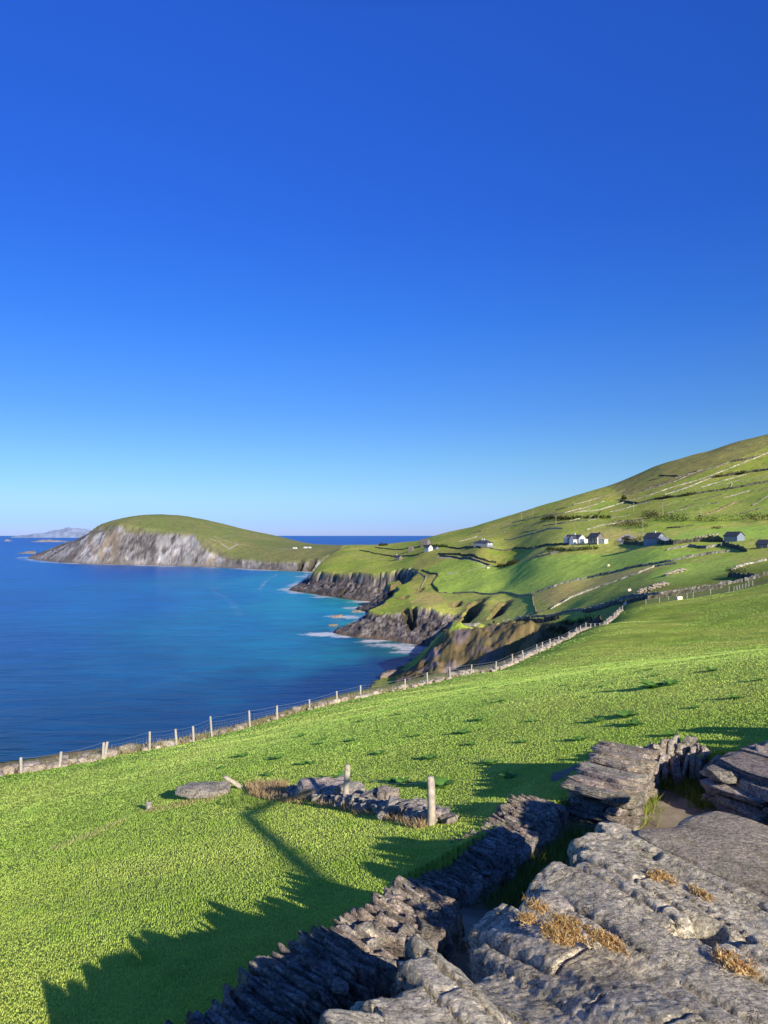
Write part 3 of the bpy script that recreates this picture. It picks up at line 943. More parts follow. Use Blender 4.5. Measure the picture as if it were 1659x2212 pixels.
# scrubby cliff slopes and bare rock
hd = (Y > 1250) & (X < -90)
hgr = mix(np.array([0.115, 0.125, 0.04])[None], np.array([0.15, 0.15, 0.055])[None], sstep(-.3, .4, nB)[:, None])
scrub = mix(np.array([0.135, 0.115, 0.045])[None], np.array([0.19, 0.165, 0.06])[None], sstep(-.3, .4, nC)[:, None])
scrub = mix(scrub, np.array([0.075, 0.09, 0.028])[None], sstep(0.1, 0.5, nB)[:, None])
rk = mix(np.array([0.12, 0.098, 0.088])[None], np.array([0.27, 0.235, 0.21])[None], sstep(-.45, .5, nB * .6 + nC)[:, None])
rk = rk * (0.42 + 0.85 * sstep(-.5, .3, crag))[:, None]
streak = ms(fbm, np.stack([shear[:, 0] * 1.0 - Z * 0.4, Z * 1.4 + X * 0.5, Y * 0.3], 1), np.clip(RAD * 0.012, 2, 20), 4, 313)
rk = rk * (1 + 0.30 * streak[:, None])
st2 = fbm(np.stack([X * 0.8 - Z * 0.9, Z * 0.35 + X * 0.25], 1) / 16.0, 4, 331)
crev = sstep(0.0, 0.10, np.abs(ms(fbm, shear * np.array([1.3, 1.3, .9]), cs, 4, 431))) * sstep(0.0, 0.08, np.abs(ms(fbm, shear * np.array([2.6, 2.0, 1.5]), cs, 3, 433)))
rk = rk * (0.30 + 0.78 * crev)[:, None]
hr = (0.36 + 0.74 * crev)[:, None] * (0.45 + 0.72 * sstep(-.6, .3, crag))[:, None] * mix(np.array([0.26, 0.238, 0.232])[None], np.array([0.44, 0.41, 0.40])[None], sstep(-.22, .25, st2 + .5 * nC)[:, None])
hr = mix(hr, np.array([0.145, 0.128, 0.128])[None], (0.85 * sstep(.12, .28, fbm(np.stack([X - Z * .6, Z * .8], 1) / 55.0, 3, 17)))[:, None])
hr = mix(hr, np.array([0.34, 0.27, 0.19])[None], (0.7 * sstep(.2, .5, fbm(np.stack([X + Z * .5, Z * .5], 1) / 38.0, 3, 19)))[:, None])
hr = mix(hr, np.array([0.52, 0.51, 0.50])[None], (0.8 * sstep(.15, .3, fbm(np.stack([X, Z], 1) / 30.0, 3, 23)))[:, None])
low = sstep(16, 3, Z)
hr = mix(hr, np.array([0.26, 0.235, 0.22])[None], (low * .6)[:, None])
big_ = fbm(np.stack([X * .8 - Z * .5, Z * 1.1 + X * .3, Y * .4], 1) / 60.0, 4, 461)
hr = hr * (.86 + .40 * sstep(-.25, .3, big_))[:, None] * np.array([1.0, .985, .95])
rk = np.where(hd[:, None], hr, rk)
slope_top = LAND + 1e-3
frac = np.clip(Z / np.maximum(slope_top, 1), 0, 1.2)
ztop = np.interp(X / Y * 1780, [-1000, -880, -780, -724, -646, -600, -540, -457, -435, -390, -300, -150], [8, 22, 50, 74, 92, 78, 76, 70, 40, 22, 15, 17])
ztop = ztop * (1 + .14 * fbm(P2 / 45.0, 4, 93)) + 4 * nC
rocky = ROCK * sstep(-0.15, 0.15, BARE - frac + 0.25 * nB + np.where(hd, 0.22, 0.10))
rocky = np.where(hd, ROCK * sstep(3, -3, Z - ztop), rocky)
edge_turf = ROCK * (1 - rocky)
scrub = np.where(hd[:, None], hgr, scrub)
col = mix(col, scrub, (edge_turf * 0.9)[:, None])
nD = ms(fbm, P3, np.clip(RAD * .0028, .3, 4), 2, 109)
col = col * (1 + .34 * nD * (1 - infield))[:, None]
col = mix(col, np.array([0.06, 0.075, 0.024])[None], (.55 * sstep(.34, .6, nB * .7 + nC * .6) * (RAD > 180) * (1 - rocky))[:, None])
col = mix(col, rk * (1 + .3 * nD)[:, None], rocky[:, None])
tid = sstep(3.2, 1.0, Z) * (SD > -3)
col = mix(col, np.where(hd[:, None], np.array([0.2, 0.17, 0.14])[None], np.array([0.17, 0.115, 0.08])[None]), (tid * .8 * ROCK)[:, None])
col = mix(col, mix(np.array([0.045, 0.046, 0.018])[None], np.array([0.085, 0.07, 0.03])[None], sstep(-.3, .4, nC)[:, None]), (sstep(.15, .8, GW + .4 * nB) * .9)[:, None])  # gullies darkened, their shadow partly put into the colour
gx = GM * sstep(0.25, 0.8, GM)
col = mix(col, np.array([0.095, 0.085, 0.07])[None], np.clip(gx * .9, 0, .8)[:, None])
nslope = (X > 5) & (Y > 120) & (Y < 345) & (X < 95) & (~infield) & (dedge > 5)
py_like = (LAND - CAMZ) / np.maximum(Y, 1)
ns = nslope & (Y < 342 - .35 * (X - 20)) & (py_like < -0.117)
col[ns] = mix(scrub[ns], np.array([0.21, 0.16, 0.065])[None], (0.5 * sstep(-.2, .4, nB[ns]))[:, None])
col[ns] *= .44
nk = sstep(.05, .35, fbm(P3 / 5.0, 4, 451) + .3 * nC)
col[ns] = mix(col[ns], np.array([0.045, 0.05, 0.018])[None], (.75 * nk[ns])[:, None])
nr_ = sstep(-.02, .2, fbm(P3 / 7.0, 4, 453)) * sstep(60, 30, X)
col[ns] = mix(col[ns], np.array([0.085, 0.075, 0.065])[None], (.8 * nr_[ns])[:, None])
col[hd] = mix(col[hd], np.array([0.17, 0.20, 0.15])[None], (0.22 * (1 - rocky[hd]))[:, None])  # headland turf greyed, distance haze put into the colour
col[hd] *= (1 - 0.12 * sstep(.1, .5, nB[hd]) * (1 - rocky[hd]))[:, None]
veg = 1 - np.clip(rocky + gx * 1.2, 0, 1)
VEGK = np.array([2.3, 2.0, 2.3])[None] * ((1 + .38 * sstep(150, 320, RAD) * (1 - hd) + .52 * sstep(240, 330, RAD) * sstep(720, 560, RAD) * (X > 20)) * (1 - .16 * hd))[:, None]  # hillside colour brightened where grazing sun leaves the slopes dark
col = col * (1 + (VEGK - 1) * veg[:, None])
col = np.clip(col, 0.01, 0.9)

nt_, nl_ = len(th), len(lr)
ii, jj = np.meshgrid(np.arange(nt_ - 1), np.arange(nl_ - 1), indexing='ij')
q = np.stack([ii * nl_ + jj, (ii + 1) * nl_ + jj, (ii + 1) * nl_ + jj + 1, ii * nl_ + jj + 1], -1).reshape(-1, 4)
zq = Z[q]
q = q[zq.max(1) > -2.0]
cxq = X[q].mean(1); cyq = Y[q].mean(1)
reg = np.where((cyq > 1250) & (cxq < -60 - (cyq - 1250) * 0.02), 2, 0)
fq = infield[q].mean(1) > 0.5
reg[fq] = 1
for k, name in ((0, 'hillside'), (1, 'pasture_field'), (2, 'headland')):
    sel = q[reg == k]
    used, inv = np.unique(sel, return_inverse=True)
    vv = np.stack([X[used], Y[used], Z[used]], 1)
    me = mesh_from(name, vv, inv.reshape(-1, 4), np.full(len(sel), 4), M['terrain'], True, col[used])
    tag(link(name, me), kind='structure')

# ------------------------------------------------------------------ the sea
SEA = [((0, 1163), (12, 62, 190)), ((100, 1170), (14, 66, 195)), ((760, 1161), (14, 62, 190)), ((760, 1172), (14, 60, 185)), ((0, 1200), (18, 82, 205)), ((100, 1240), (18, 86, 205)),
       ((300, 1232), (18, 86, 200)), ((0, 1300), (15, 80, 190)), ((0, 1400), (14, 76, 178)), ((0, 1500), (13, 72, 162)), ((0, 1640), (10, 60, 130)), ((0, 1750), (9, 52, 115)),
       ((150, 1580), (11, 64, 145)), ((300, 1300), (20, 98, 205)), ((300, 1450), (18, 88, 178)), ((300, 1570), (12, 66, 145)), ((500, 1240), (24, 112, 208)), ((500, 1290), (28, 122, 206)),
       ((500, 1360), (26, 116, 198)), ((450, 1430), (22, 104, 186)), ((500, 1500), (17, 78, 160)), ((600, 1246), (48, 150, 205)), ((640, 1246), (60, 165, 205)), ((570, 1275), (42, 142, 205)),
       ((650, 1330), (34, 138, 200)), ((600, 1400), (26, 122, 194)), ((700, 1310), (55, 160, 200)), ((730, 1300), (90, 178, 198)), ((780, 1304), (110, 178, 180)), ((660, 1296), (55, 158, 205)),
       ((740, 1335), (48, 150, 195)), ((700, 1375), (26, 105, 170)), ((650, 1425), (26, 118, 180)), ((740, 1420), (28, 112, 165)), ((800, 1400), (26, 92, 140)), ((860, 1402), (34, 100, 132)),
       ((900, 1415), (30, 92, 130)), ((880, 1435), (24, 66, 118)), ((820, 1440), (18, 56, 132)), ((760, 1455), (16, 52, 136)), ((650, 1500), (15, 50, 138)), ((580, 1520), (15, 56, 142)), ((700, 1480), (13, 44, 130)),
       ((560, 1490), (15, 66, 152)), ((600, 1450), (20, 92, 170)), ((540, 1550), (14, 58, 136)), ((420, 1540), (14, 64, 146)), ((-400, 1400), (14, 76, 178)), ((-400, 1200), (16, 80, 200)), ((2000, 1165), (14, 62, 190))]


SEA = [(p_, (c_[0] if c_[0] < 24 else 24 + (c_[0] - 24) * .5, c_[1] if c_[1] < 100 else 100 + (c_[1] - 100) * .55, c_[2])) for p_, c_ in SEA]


def s2l(c):
    c = np.asarray(c, float) / 255.0
    return np.where(c <= 0.04045, c / 12.92, ((c + 0.055) / 1.055) ** 2.4)


sp = np.array([at_z(px, py, -CAMZ)[:2] for (px, py), _ in SEA])
sc_ = np.array([s2l(c) for _, c in SEA])
sq = np.stack([np.arctan2(sp[:, 0], sp[:, 1]) * 2.2, np.log(np.hypot(sp[:, 0], sp[:, 1]))], 1)
ts = np.concatenate([np.radians(np.arange(-180, -34, 4.0)), np.radians(np.arange(-34, 34.01, 0.12)), np.radians(np.arange(36, 181, 4.0))])
ls = np.concatenate([np.arange(math.log(40), math.log(200), 0.1), np.arange(math.log(200), math.log(3000), 0.006), np.arange(math.log(3000), math.log(260000), 0.05)])
A_, B_ = np.meshgrid(ts, ls, indexing='ij')
R_ = np.exp(B_)
sx, sy = (R_ * np.sin(A_)).ravel(), (R_ * np.cos(A_)).ravel()
qq = np.stack([A_.ravel() * 2.2, B_.ravel()], 1)
num = np.zeros((len(qq), 3)); den = np.zeros(len(qq))
wob2 = fbm(np.stack([sx, sy], 1) / 90.0, 3, 55)[:, None] * 0.05
for k in range(len(sq)):
    dd = ((qq + wob2 - sq[k]) ** 2).sum(1)
    w = 1.0 / (dd * dd + 2e-6)
    num += w[:, None] * sc_[k]; den += w
scol = num / den[:, None]
pb = np.stack([sx, sy], 1)
scol *= (1 + 0.10 * fbm(pb / 60.0, 4, 71) + 0.06 * fbm(pb / np.array([25.0, 12.0]), 3, 72))[:, None]
inview = (np.abs(A_.ravel()) < math.radians(33)) & (R_.ravel() < 2900)
foam = np.zeros(len(sx))
sdv = upsample(coast, sx, sy, len(ts), len(ls), 3)[0][inview]
fn = fbm(pb[inview] / 7.0, 4, 81)
rv = R_.ravel()[inview]
fw = np.clip(1.5 * rv ** 2 / (1597 * 70), 1.2, 34)
f1 = sstep(-fw * 1.3, -fw * .3, sdv + fw * .9 * fn) * sstep(-.25, .2, fbm(pb[inview] / 38.0, 3, 83) + .05)
# drifting foam and breaking water
SPOTS = [((742, 1332), 13, 5), ((705, 1370), 14, 5), ((765, 1335), 9, 3), ((860, 1394), 16, 4), ((895, 1400), 12, 4), ((800, 1386), 8, 2.5), ((815, 1384), 9, 2.5), ((740, 1375), 7, 3), ((640, 1281), 10, 4),
         ((790, 1300), 16, 5), ((770, 1313), 12, 4), ((655, 1245), 12, 6), ((880, 1408), 9, 3), ((690, 1290), 9, 4), ((905, 1434), 5, 2)]
f2 = np.zeros(len(rv))
for (px, py), ax, ay in SPOTS:
    c = at_z(px, py, -CAMZ)
    e = ((sx[inview] - c[0]) / (ax * 1.2)) ** 2 + ((sy[inview] - c[1]) / (ay * 2.4)) ** 2
    f2 = np.maximum(f2, sstep(1.3, 0.1, e + 0.9 * fbm(pb[inview] / 3.2, 4, 85)))
LANES = [([(560, 1275), (572, 1258), (585, 1248), (600, 1240)], 3.0), ([(560, 1272), (600, 1281), (622, 1277)], 2.2), ([(600, 1244), (560, 1250), (480, 1262), (460, 1275), (500, 1300), (520, 1330)], 6.0)]
f3 = np.zeros(len(rv))
for pts, w in LANES:
    pl = [tuple(at_z(*p, -CAMZ)[:2]) for p in pts]
    d, _ = polydist(sx[inview], sy[inview], pl)
    d = d + w * 1.2 * fn
    f3 = np.maximum(f3, sstep(w, 0, d) * (0.30 if w < 4 else 0.10) * sstep(-.5, .2, fbm(pb[inview] / 14.0, 3, 87)))
foam[inview] = np.clip(np.maximum(np.maximum(f1 * 0.8, f2), f3), 0, 1)
shallow = np.zeros(len(sx)); shallow[inview] = sstep(-22, -1, sdv) * 0.35
scol = mix(scol, np.array([0.10, 0.30, 0.36])[None], (shallow * (np.hypot(sx, sy) > 560))[:, None])
SEA_K = np.array([0.44, 1.75, 0.96])
scol = np.clip(scol * SEA_K, 0, 1)
scol = mix(scol, np.array([0.88, 0.90, 0.90])[None], foam[:, None])
n1_, n2_ = len(ts), len(ls)
ii, jj = np.meshgrid(np.arange(n1_ - 1), np.arange(n2_ - 1), indexing='ij')
q = np.stack([ii * n2_ + jj, (ii + 1) * n2_ + jj, (ii + 1) * n2_ + jj + 1, ii * n2_ + jj + 1], -1).reshape(-1, 4)
m, nt, b = new_mat('sea_water', 0.30, 0.5)
pp = pos(nt)
wv = noise_node(nt, mapping(nt, pp, (0, 0, 0.25), (0.05, 0.22, 0.1)), 1.0, 7, 0.7)
wv2 = noise_node(nt, mapping(nt, pp, (0, 0, -0.1), (0.012, 0.045, 0.1)), 1.0, 6, 0.68)
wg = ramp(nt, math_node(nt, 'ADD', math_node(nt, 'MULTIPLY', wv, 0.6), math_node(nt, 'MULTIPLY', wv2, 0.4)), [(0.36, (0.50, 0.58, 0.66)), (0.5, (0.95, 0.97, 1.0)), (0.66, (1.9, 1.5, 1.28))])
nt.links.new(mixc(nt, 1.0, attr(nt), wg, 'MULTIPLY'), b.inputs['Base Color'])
b.inputs['IOR'].default_value = 1.33
pp = pos(nt)
w1 = noise_node(nt, mapping(nt, pp, (0, 0, 0.5), (0.10, 0.35, 0.1)), 1.0, 6, 0.62)
w2 = noise_node(nt, mapping(nt, pp, (0, 0, -0.3), (0.025, 0.07, 0.03)), 1.0, 5, 0.6)
hh = math_node(nt, 'ADD', math_node(nt, 'MULTIPLY', w1, 0.6), math_node(nt, 'MULTIPLY', w2, 1.6))
bump(nt, b, hh, 0.9, 2.2)
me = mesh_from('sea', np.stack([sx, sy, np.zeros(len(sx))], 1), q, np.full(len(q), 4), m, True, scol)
tag(link('sea', me), kind='structure')

# ------------------------------------------------------------------ daylight
world = bpy.data.worlds.new('World')
SC.world = world
world.use_nodes = True
nt = world.node_tree
bg = nt.nodes['Background']
sky = nt.nodes.new('ShaderNodeTexSky')
sky.sky_type = 'NISHITA'
sky.sun_disc = False
sky.sun_elevation = SUN_EL
sky.sun_rotation = math.pi - SUN_AZ
sky.altitude = 0
sky.air_density = 1.0
sky.dust_density = 0.3
sky.ozone_density = 2.5
tc = nt.nodes.new('ShaderNodeTexCoord')
sep = nt.nodes.new('ShaderNodeSeparateXYZ')
nt.links.new(tc.outputs['Generated'], sep.inputs[0])
SKY_GRADE = [(0.003, (0.600, 0.833, 1.972)), (0.017, (0.515, 0.819, 1.859)), (0.048, (0.566, 0.855, 1.421)), (0.098, (0.496, 0.815, 1.278)), (0.160, (0.376, 0.727, 1.352)), (0.277, (0.238, 0.658, 1.585)), (0.384, (0.209, 0.614, 1.748)), (0.479, (0.216, 0.643, 1.907)), (0.588, (0.245, 0.714, 2.151)), (0.680, (0.130, 0.240, 0.550)), (1.000, (0.100, 0.120, 0.180))]
gr = ramp(nt, sep.outputs['Z'], SKY_GRADE)
skyc = mixc(nt, 1.0, sky.outputs['Color'], gr, 'MULTIPLY')
nt.links.new(skyc, bg.inputs['Color'])
bg.inputs['Strength'].default_value = 0.10
sun_d = bpy.data.lights.new('sun', 'SUN')
sun_d.energy = 5.0
sun_d.angle = math.radians(0.4)
sun_d.color = (1.0, 0.915, 0.76)
sun = bpy.data.objects.new('sun', sun_d)
COL.objects.link(sun)
ld = Vector((LH[0] * math.cos(SUN_EL), LH[1] * math.cos(SUN_EL), -math.sin(SUN_EL)))
sun.rotation_euler = ld.to_track_quat('-Z', 'Y').to_euler()
sun.location = (60, -120, 200)
SC.view_settings.view_transform = 'Standard'
SC.view_settings.look = 'None'
SC.view_settings.exposure = 0
SC.view_settings.gamma = 1
# ------------------------------------------------------------------ draped field walls
def resample(pl, step):
    pl = [np.array(p[:2], float) for p in pl]
    out = [pl[0]]
    for a, b in zip(pl[:-1], pl[1:]):
        L = np.linalg.norm(b - a)
        k = max(1, int(round(L / step)))
        for j in range(1, k + 1):
            out.append(a + (b - a) * j / k)
    return np.array(out)


def zof(x, y):
    return terrain(np.array(x, float), np.array(y, float), True)[0]


WALL_TONE = {'pale': (0.40, 0.37, 0.30), 'grey': (0.27, 0.25, 0.20), 'dark': (0.13, 0.125, 0.085), 'earth': (0.30, 0.24, 0.13), 'green': (0.20, 0.22, 0.09)}  # dark: mossy stone, also puts shaded wall sides into the colour


def field_wall(pts, label, h=1.2, w=0.9, tone='grey', gaps=0.0, rmin=60.0, name='dry_stone_wall', seed=0):
    h, w = h * (.72 if tone != 'dark' else 1.0), w * .75
    pl = hits(pts, rmin)
    d = np.mean([p[1] for p in pl])
    step = float(np.clip(d / 520.0, 0.45, 2.2))
    p = resample(pl, step)
    if len(p) < 3:
        p = resample(pl, step / 4)
    n = len(p)
    tn = np.gradient(p, axis=0)
    tn /= np.linalg.norm(tn, axis=1)[:, None] + 1e-9
    nr = np.stack([-tn[:, 1], tn[:, 0]], 1)
    rs = np.random.default_rng(500 + seed + int(pts[0][0] * 7 + pts[0][1]))
    p = p + nr * (0.5 * vnoise(p / 14.0, 3))[:, None] * min(1.0, d / 300)
    z = zof(p[:, 0], p[:, 1])
    hh = h * (0.8 + 0.25 * vnoise(p / (step * 5), seed) + 0.22 * rs.random(n))
    if gaps > 0:
        g = vnoise(p / (step * 9), 55 + seed)
        hh = hh * np.where(g < -1 + 2 * gaps, 0.25, 1.0)
    k = 6
    prof = np.array([(-.55, -.6), (-.45, .45), (-.2, .96), (.15, 1.0), (.43, .5), (.55, -.6)])
    V = np.zeros((n, k, 3)); C = np.zeros((n, k, 3))
    tone_c = np.array(WALL_TONE[tone])
    for i in range(k):
        o = prof[i, 0] * w * (1 + 0.25 * rs.standard_normal(n))
        zz = np.where(prof[i, 1] > 0, prof[i, 1] * hh * (1 + 0.10 * rs.standard_normal(n)), prof[i, 1])
        V[:, i, 0] = p[:, 0] + nr[:, 0] * o + tn[:, 0] * 0.2 * step * rs.standard_normal(n)
        V[:, i, 1] = p[:, 1] + nr[:, 1] * o + tn[:, 1] * 0.2 * step * rs.standard_normal(n)
        V[:, i, 2] = z + zz
        g = 1 + 0.38 * rs.standard_normal(n)
        C[:, i] = tone_c * np.clip(g, 0.3, 1.9)[:, None]
    ii, jj = np.meshgrid(np.arange(n - 1), np.arange(k - 1), indexing='ij')
    q = np.stack([ii * k + jj, (ii + 1) * k + jj, (ii + 1) * k + jj + 1, ii * k + jj + 1], -1).reshape(-1, 4)
    o = np.array([p[n // 2, 0], p[n // 2, 1], z[n // 2]])
    me = mesh_from(name, V.reshape(-1, 3) - o, q, np.full(len(q), 4), M['far_wall'], False, C.reshape(-1, 3))
    return tag(link(name, me, None, o), label, 'stone wall')


FW = [
    ([(946, 1281), (1025, 1280), (1097, 1282), (1145, 1284)], 'grey rubble wall along the lower edge of the large vivid green field', 1.3, 1.0, 'grey', .1),
    ([(912, 1231), (946, 1244), (935, 1259), (946, 1280)], 'crooked dark wall bending down the seaward end of the large vivid green field', 1.4, 1.1, 'dark', 0),
    ([(1145, 1282), (1152, 1300), (1159, 1326)], 'short wall dropping from the corner of the large green field toward the cliff lane', 1.2, .9, 'grey', 0),
    ([(1153, 1282), (1199, 1267), (1270, 1249), (1327, 1236), (1378, 1224), (1450, 1213), (1526, 1200), (1577, 1193)], 'long bramble-topped stone wall under the large vivid green field, climbing to the ruins', 1.6, 1.6, 'grey', 0),
    ([(1189, 1316), (1235, 1290), (1286, 1270), (1332, 1254), (1378, 1239), (1414, 1224), (1460, 1218)], 'straight pale wall slanting up across the rusty strip of rough grazing', 1.1, 1.0, 'pale', 0),
    ([(1112, 1341), (1219, 1322), (1322, 1301), (1424, 1286), (1526, 1271), (1593, 1258), (1640, 1248)], 'long double-looking grey wall beyond the top edge of the near pasture', 1.4, 1.5, 'grey', 0),
    ([(1260, 1322), (1330, 1306), (1400, 1295), (1480, 1283), (1560, 1270)], 'mossy wall just below the long grey wall beyond the near pasture', 1.0, 1.1, 'dark', .15),
    ([(984, 1357), (1030, 1351), (1068, 1346)], 'thin pale wall on the turf tip of the nearest cliff', 1.0, .8, 'pale', 0),
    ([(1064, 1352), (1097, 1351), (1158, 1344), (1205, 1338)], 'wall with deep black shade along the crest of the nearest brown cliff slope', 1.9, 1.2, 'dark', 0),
    ([(1088, 1341), (1117, 1333), (1140, 1329), (1175, 1320)], 'row of whitish wall stones below the corner of the large green field', 0.9, .9, 'pale', .2),
    ([(946, 1198), (989, 1199), (1035, 1206), (1056, 1214), (1072, 1216)], 'dark lane wall between the olive fields, upper side', 1.9, 1.2, 'dark', 0),
    ([(950, 1203), (989, 1206), (1035, 1213), (1058, 1222), (1078, 1224)], 'dark lane wall between the olive fields, lower side', 1.6, 1.0, 'dark', .1),
    ([(810, 1183), (887, 1184), (974, 1183), (1040, 1183), (1112, 1183), (1168, 1182), (1225, 1178)], 'long level wall crossing the slope below the hipped bungalow', 1.6, 1.3, 'dark', .15),
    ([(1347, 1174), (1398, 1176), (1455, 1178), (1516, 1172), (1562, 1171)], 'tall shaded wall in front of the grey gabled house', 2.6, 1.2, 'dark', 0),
    ([(1440, 1190), (1490, 1181), (1526, 1186), (1562, 1179)], 'broken wall of pale and dark rubble among the ruins at the right', 1.8, 1.4, 'grey', .2),
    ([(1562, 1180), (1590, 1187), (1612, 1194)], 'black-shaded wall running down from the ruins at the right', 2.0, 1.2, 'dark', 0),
    ([(1577, 1234), (1613, 1221), (1655, 1212)], 'short bright wall at the right edge above the rough pasture', 1.1, 1.2, 'pale', 0),
    ([(1577, 1246), (1629, 1250), (1664, 1241)], 'dark overgrown wall at the right edge near the fence corner', 1.5, 1.5, 'dark', 0),
    ([(1340, 1082), (1378, 1088), (1422, 1078), (1466, 1073), (1510, 1066), (1554, 1060), (1583, 1056), (1664, 1041)], 'dark bank and wall winding across the middle of the hillside', 1.9, 2.2, 'dark', 0),
    ([(1360, 1082), (1407, 1069), (1451, 1054), (1495, 1041), (1536, 1029), (1568, 1016), (1607, 1000), (1664, 977)], 'longest pale wall climbing the hillside to the right edge', 1.3, 1.3, 'pale', 0),
    ([(1349, 1070), (1407, 1053), (1454, 1041), (1504, 1020), (1548, 1009), (1577, 998)], 'grey wall bounding the heather on the upper hillside', 1.3, 1.5, 'grey', .15),
    ([(1437, 1070), (1481, 1056), (1524, 1038), (1539, 1032)], 'pale wall slanting through the middle field of the hillside', 1.1, 1.1, 'pale', 0),
    ([(1240, 1108), (1290, 1101), (1334, 1089), (1366, 1079)], 'pale wall along the foot of the small vivid green hill field', 1.2, 1.3, 'pale', 0),
    ([(1173, 1117), (1220, 1108), (1261, 1097), (1305, 1083)], 'pale wall along the head of the small vivid green hill field', 1.2, 1.4, 'pale', .1),
    ([(1319, 1105), (1378, 1091), (1437, 1079)], 'thin pale wall below the dark winding bank on the hillside', 1.0, 1.0, 'pale', .15),
    ([(1173, 1135), (1217, 1130), (1270, 1126), (1314, 1117)], 'faint grey wall above the white farmhouse hedge', 1.1, 1.1, 'grey', .1),
    ([(1267, 1145), (1299, 1136), (1349, 1127), (1387, 1123)], 'pale wall rising from behind the white gabled farmhouse', 1.2, 1.2, 'pale', 0),
    ([(1443, 1108), (1481, 1100), (1519, 1091), (1554, 1088)], 'grey wall across the hill field above the grey gabled house', 1.0, 1.1, 'grey', .1),
    ([(1422, 1097), (1466, 1082), (1510, 1073)], 'faint green-grown wall under the dark winding bank', .9, 1.2, 'green', .1),
    ([(1510, 1114), (1551, 1103), (1583, 1088), (1612, 1081)], 'brown overgrown double wall on the right of the hillside', 1.4, 3.2, 'earth', 0),
    ([(1624, 1093), (1664, 1069)], 'short grey wall at the right edge of the hillside', 1.1, 1.1, 'grey', 0),
    ([(1516, 1053), (1557, 1040), (1612, 1024)], 'short pale wall crossing the upper middle hill field', 1.0, 1.0, 'pale', 0),
    ([(1535, 1033), (1568, 1028), (1604, 1022), (1630, 1018), (1664, 1015)], 'dark thick bank on the upper right of the hillside', 2.0, 2.4, 'dark', 0),
    ([(1580, 998), (1607, 994), (1640, 987)], 'highest dark bank below the heather of the hilltop', 1.9, 2.0, 'dark', 0),
    ([(1425, 1029), (1466, 1028), (1507, 1018)], 'dark broken bank inside the heather slope', 1.5, 2.2, 'dark', .2),
    ([(776, 1189), (813, 1197), (875, 1202), (905, 1199)], 'dark wall across the sloping olive field of the farther promontory', 1.5, 1.2, 'dark', .2),
    ([(882, 1230), (899, 1236), (921, 1247), (909, 1270)], 'dotted stone wall along the cliff edge of the farther promontory', 1.1, 1.0, 'pale', .3),
    ([(966, 1241), (1010, 1234), (1064, 1222)], 'low pale wall crossing the vivid green field by the sea', 1.0, .9, 'pale', .2),
    ([(1142, 1212), (1190, 1199), (1260, 1183)], 'scattered grey wall along the head of the large vivid green field', 1.3, 1.6, 'grey', .25),
    ([(1090, 1166), (1130, 1157), (1170, 1147), (1215, 1141)], 'pale wall slanting up behind the hipped bungalow', 1.3, 1.3, 'pale', 0),
    ([(990, 1170), (1030, 1160), (1100, 1148)], 'faint pale wall left of the hipped bungalow', 1.2, 1.1, 'pale', .1),
    ([(1060, 1140), (1110, 1128), (1165, 1116)], 'pale wall near the skyline of the lower ridge', 1.3, 1.4, 'pale', .1),
    ([(1100, 1345), (1190, 1329), (1290, 1309), (1350, 1300)], 'grassy cliff-lane wall below the long grey wall', 0.9, 1.2, 'grey', .2),
]
FAINT = [(1290, 1076, 1350, 1059), (1240, 1091, 1300, 1073), (1200, 1102, 1245, 1091), (1390, 1061, 1450, 1041), (1450, 1063, 1500, 1050), (1500, 1081, 1560, 1069), (1540, 1051, 1600, 1037),
         (1560, 1076, 1620, 1061), (1590, 1111, 1650, 1096), (1600, 1041, 1662, 1028), (1460, 1031, 1520, 1013), (1400, 1041, 1440, 1029), (1120, 1127, 1180, 1112), (1080, 1142, 1130, 1132), (1440, 1141, 1500, 1134),
         (1320, 1119, 1360, 1111), (1230, 1126, 1280, 1113), (1640, 1062, 1664, 1053), (1010, 1153, 1070, 1141), (1130, 1150, 1160, 1143), (1480, 1098, 1500, 1086), (1350, 1100, 1362, 1090), (1570, 1060, 1582, 1045), (1290, 1112, 1300, 1103)]
for i, (x0_, y0_, x1_, y1_) in enumerate(FAINT):
    o = field_wall([(x0_, y0_), ((x0_ + x1_) / 2, (y0_ + y1_) / 2 + 1), (x1_, y1_)], 'faint thin stone wall, one of many dividing the small fields of the hillside', .95, .9, ('grey', 'pale', 'dark')[i % 3], .12, seed=90 + i)
    o['group'] = 'faint walls dividing the hillside fields'
for i, (pts, lab, h, w, tone, gaps) in enumerate(FW):
    field_wall(pts, lab, h, w, tone, gaps, seed=i)


# ------------------------------------------------------------------ hedges, bushes
def leaf_cloud(mb, c, r, n, size, cols, rs, squash=0.0):
    """n small leaf faces through an uneven ellipsoid"""
    u = rs.standard_normal((n, 3)); u /= np.linalg.norm(u, axis=1)[:, None]
    rad = rs.random(n) ** 0.45
    lump = 1 + 0.35 * vnoise(u * 2.2 + c[0], 7)
    p = u * (rad * lump)[:, None] * np.array(r) + np.array(c)
    p[:, 2] = np.maximum(p[:, 2], c[2] - r[2] * 0.6)
    a = rs.standard_normal((n, 3)); a /= np.linalg.norm(a, axis=1)[:, None]
    b = np.cross(a, rs.standard_normal((n, 3))); b /= np.linalg.norm(b, axis=1)[:, None] + 1e-9
    s = size * (0.6 + 0.8 * rs.random(n))[:, None]
    V = np.stack([p - a * s, p + b * s * .6, p + a * s, p - b * s * .6], 1).reshape(-1, 3)
    q = np.arange(4 * n).reshape(-1, 4)
    cc = np.array(cols)[rs.integers(0, len(cols), n)] * (0.7 + 0.6 * rs.random(n))[:, None]
    mb.addq(V, q, np.repeat(cc, 4, axis=0))


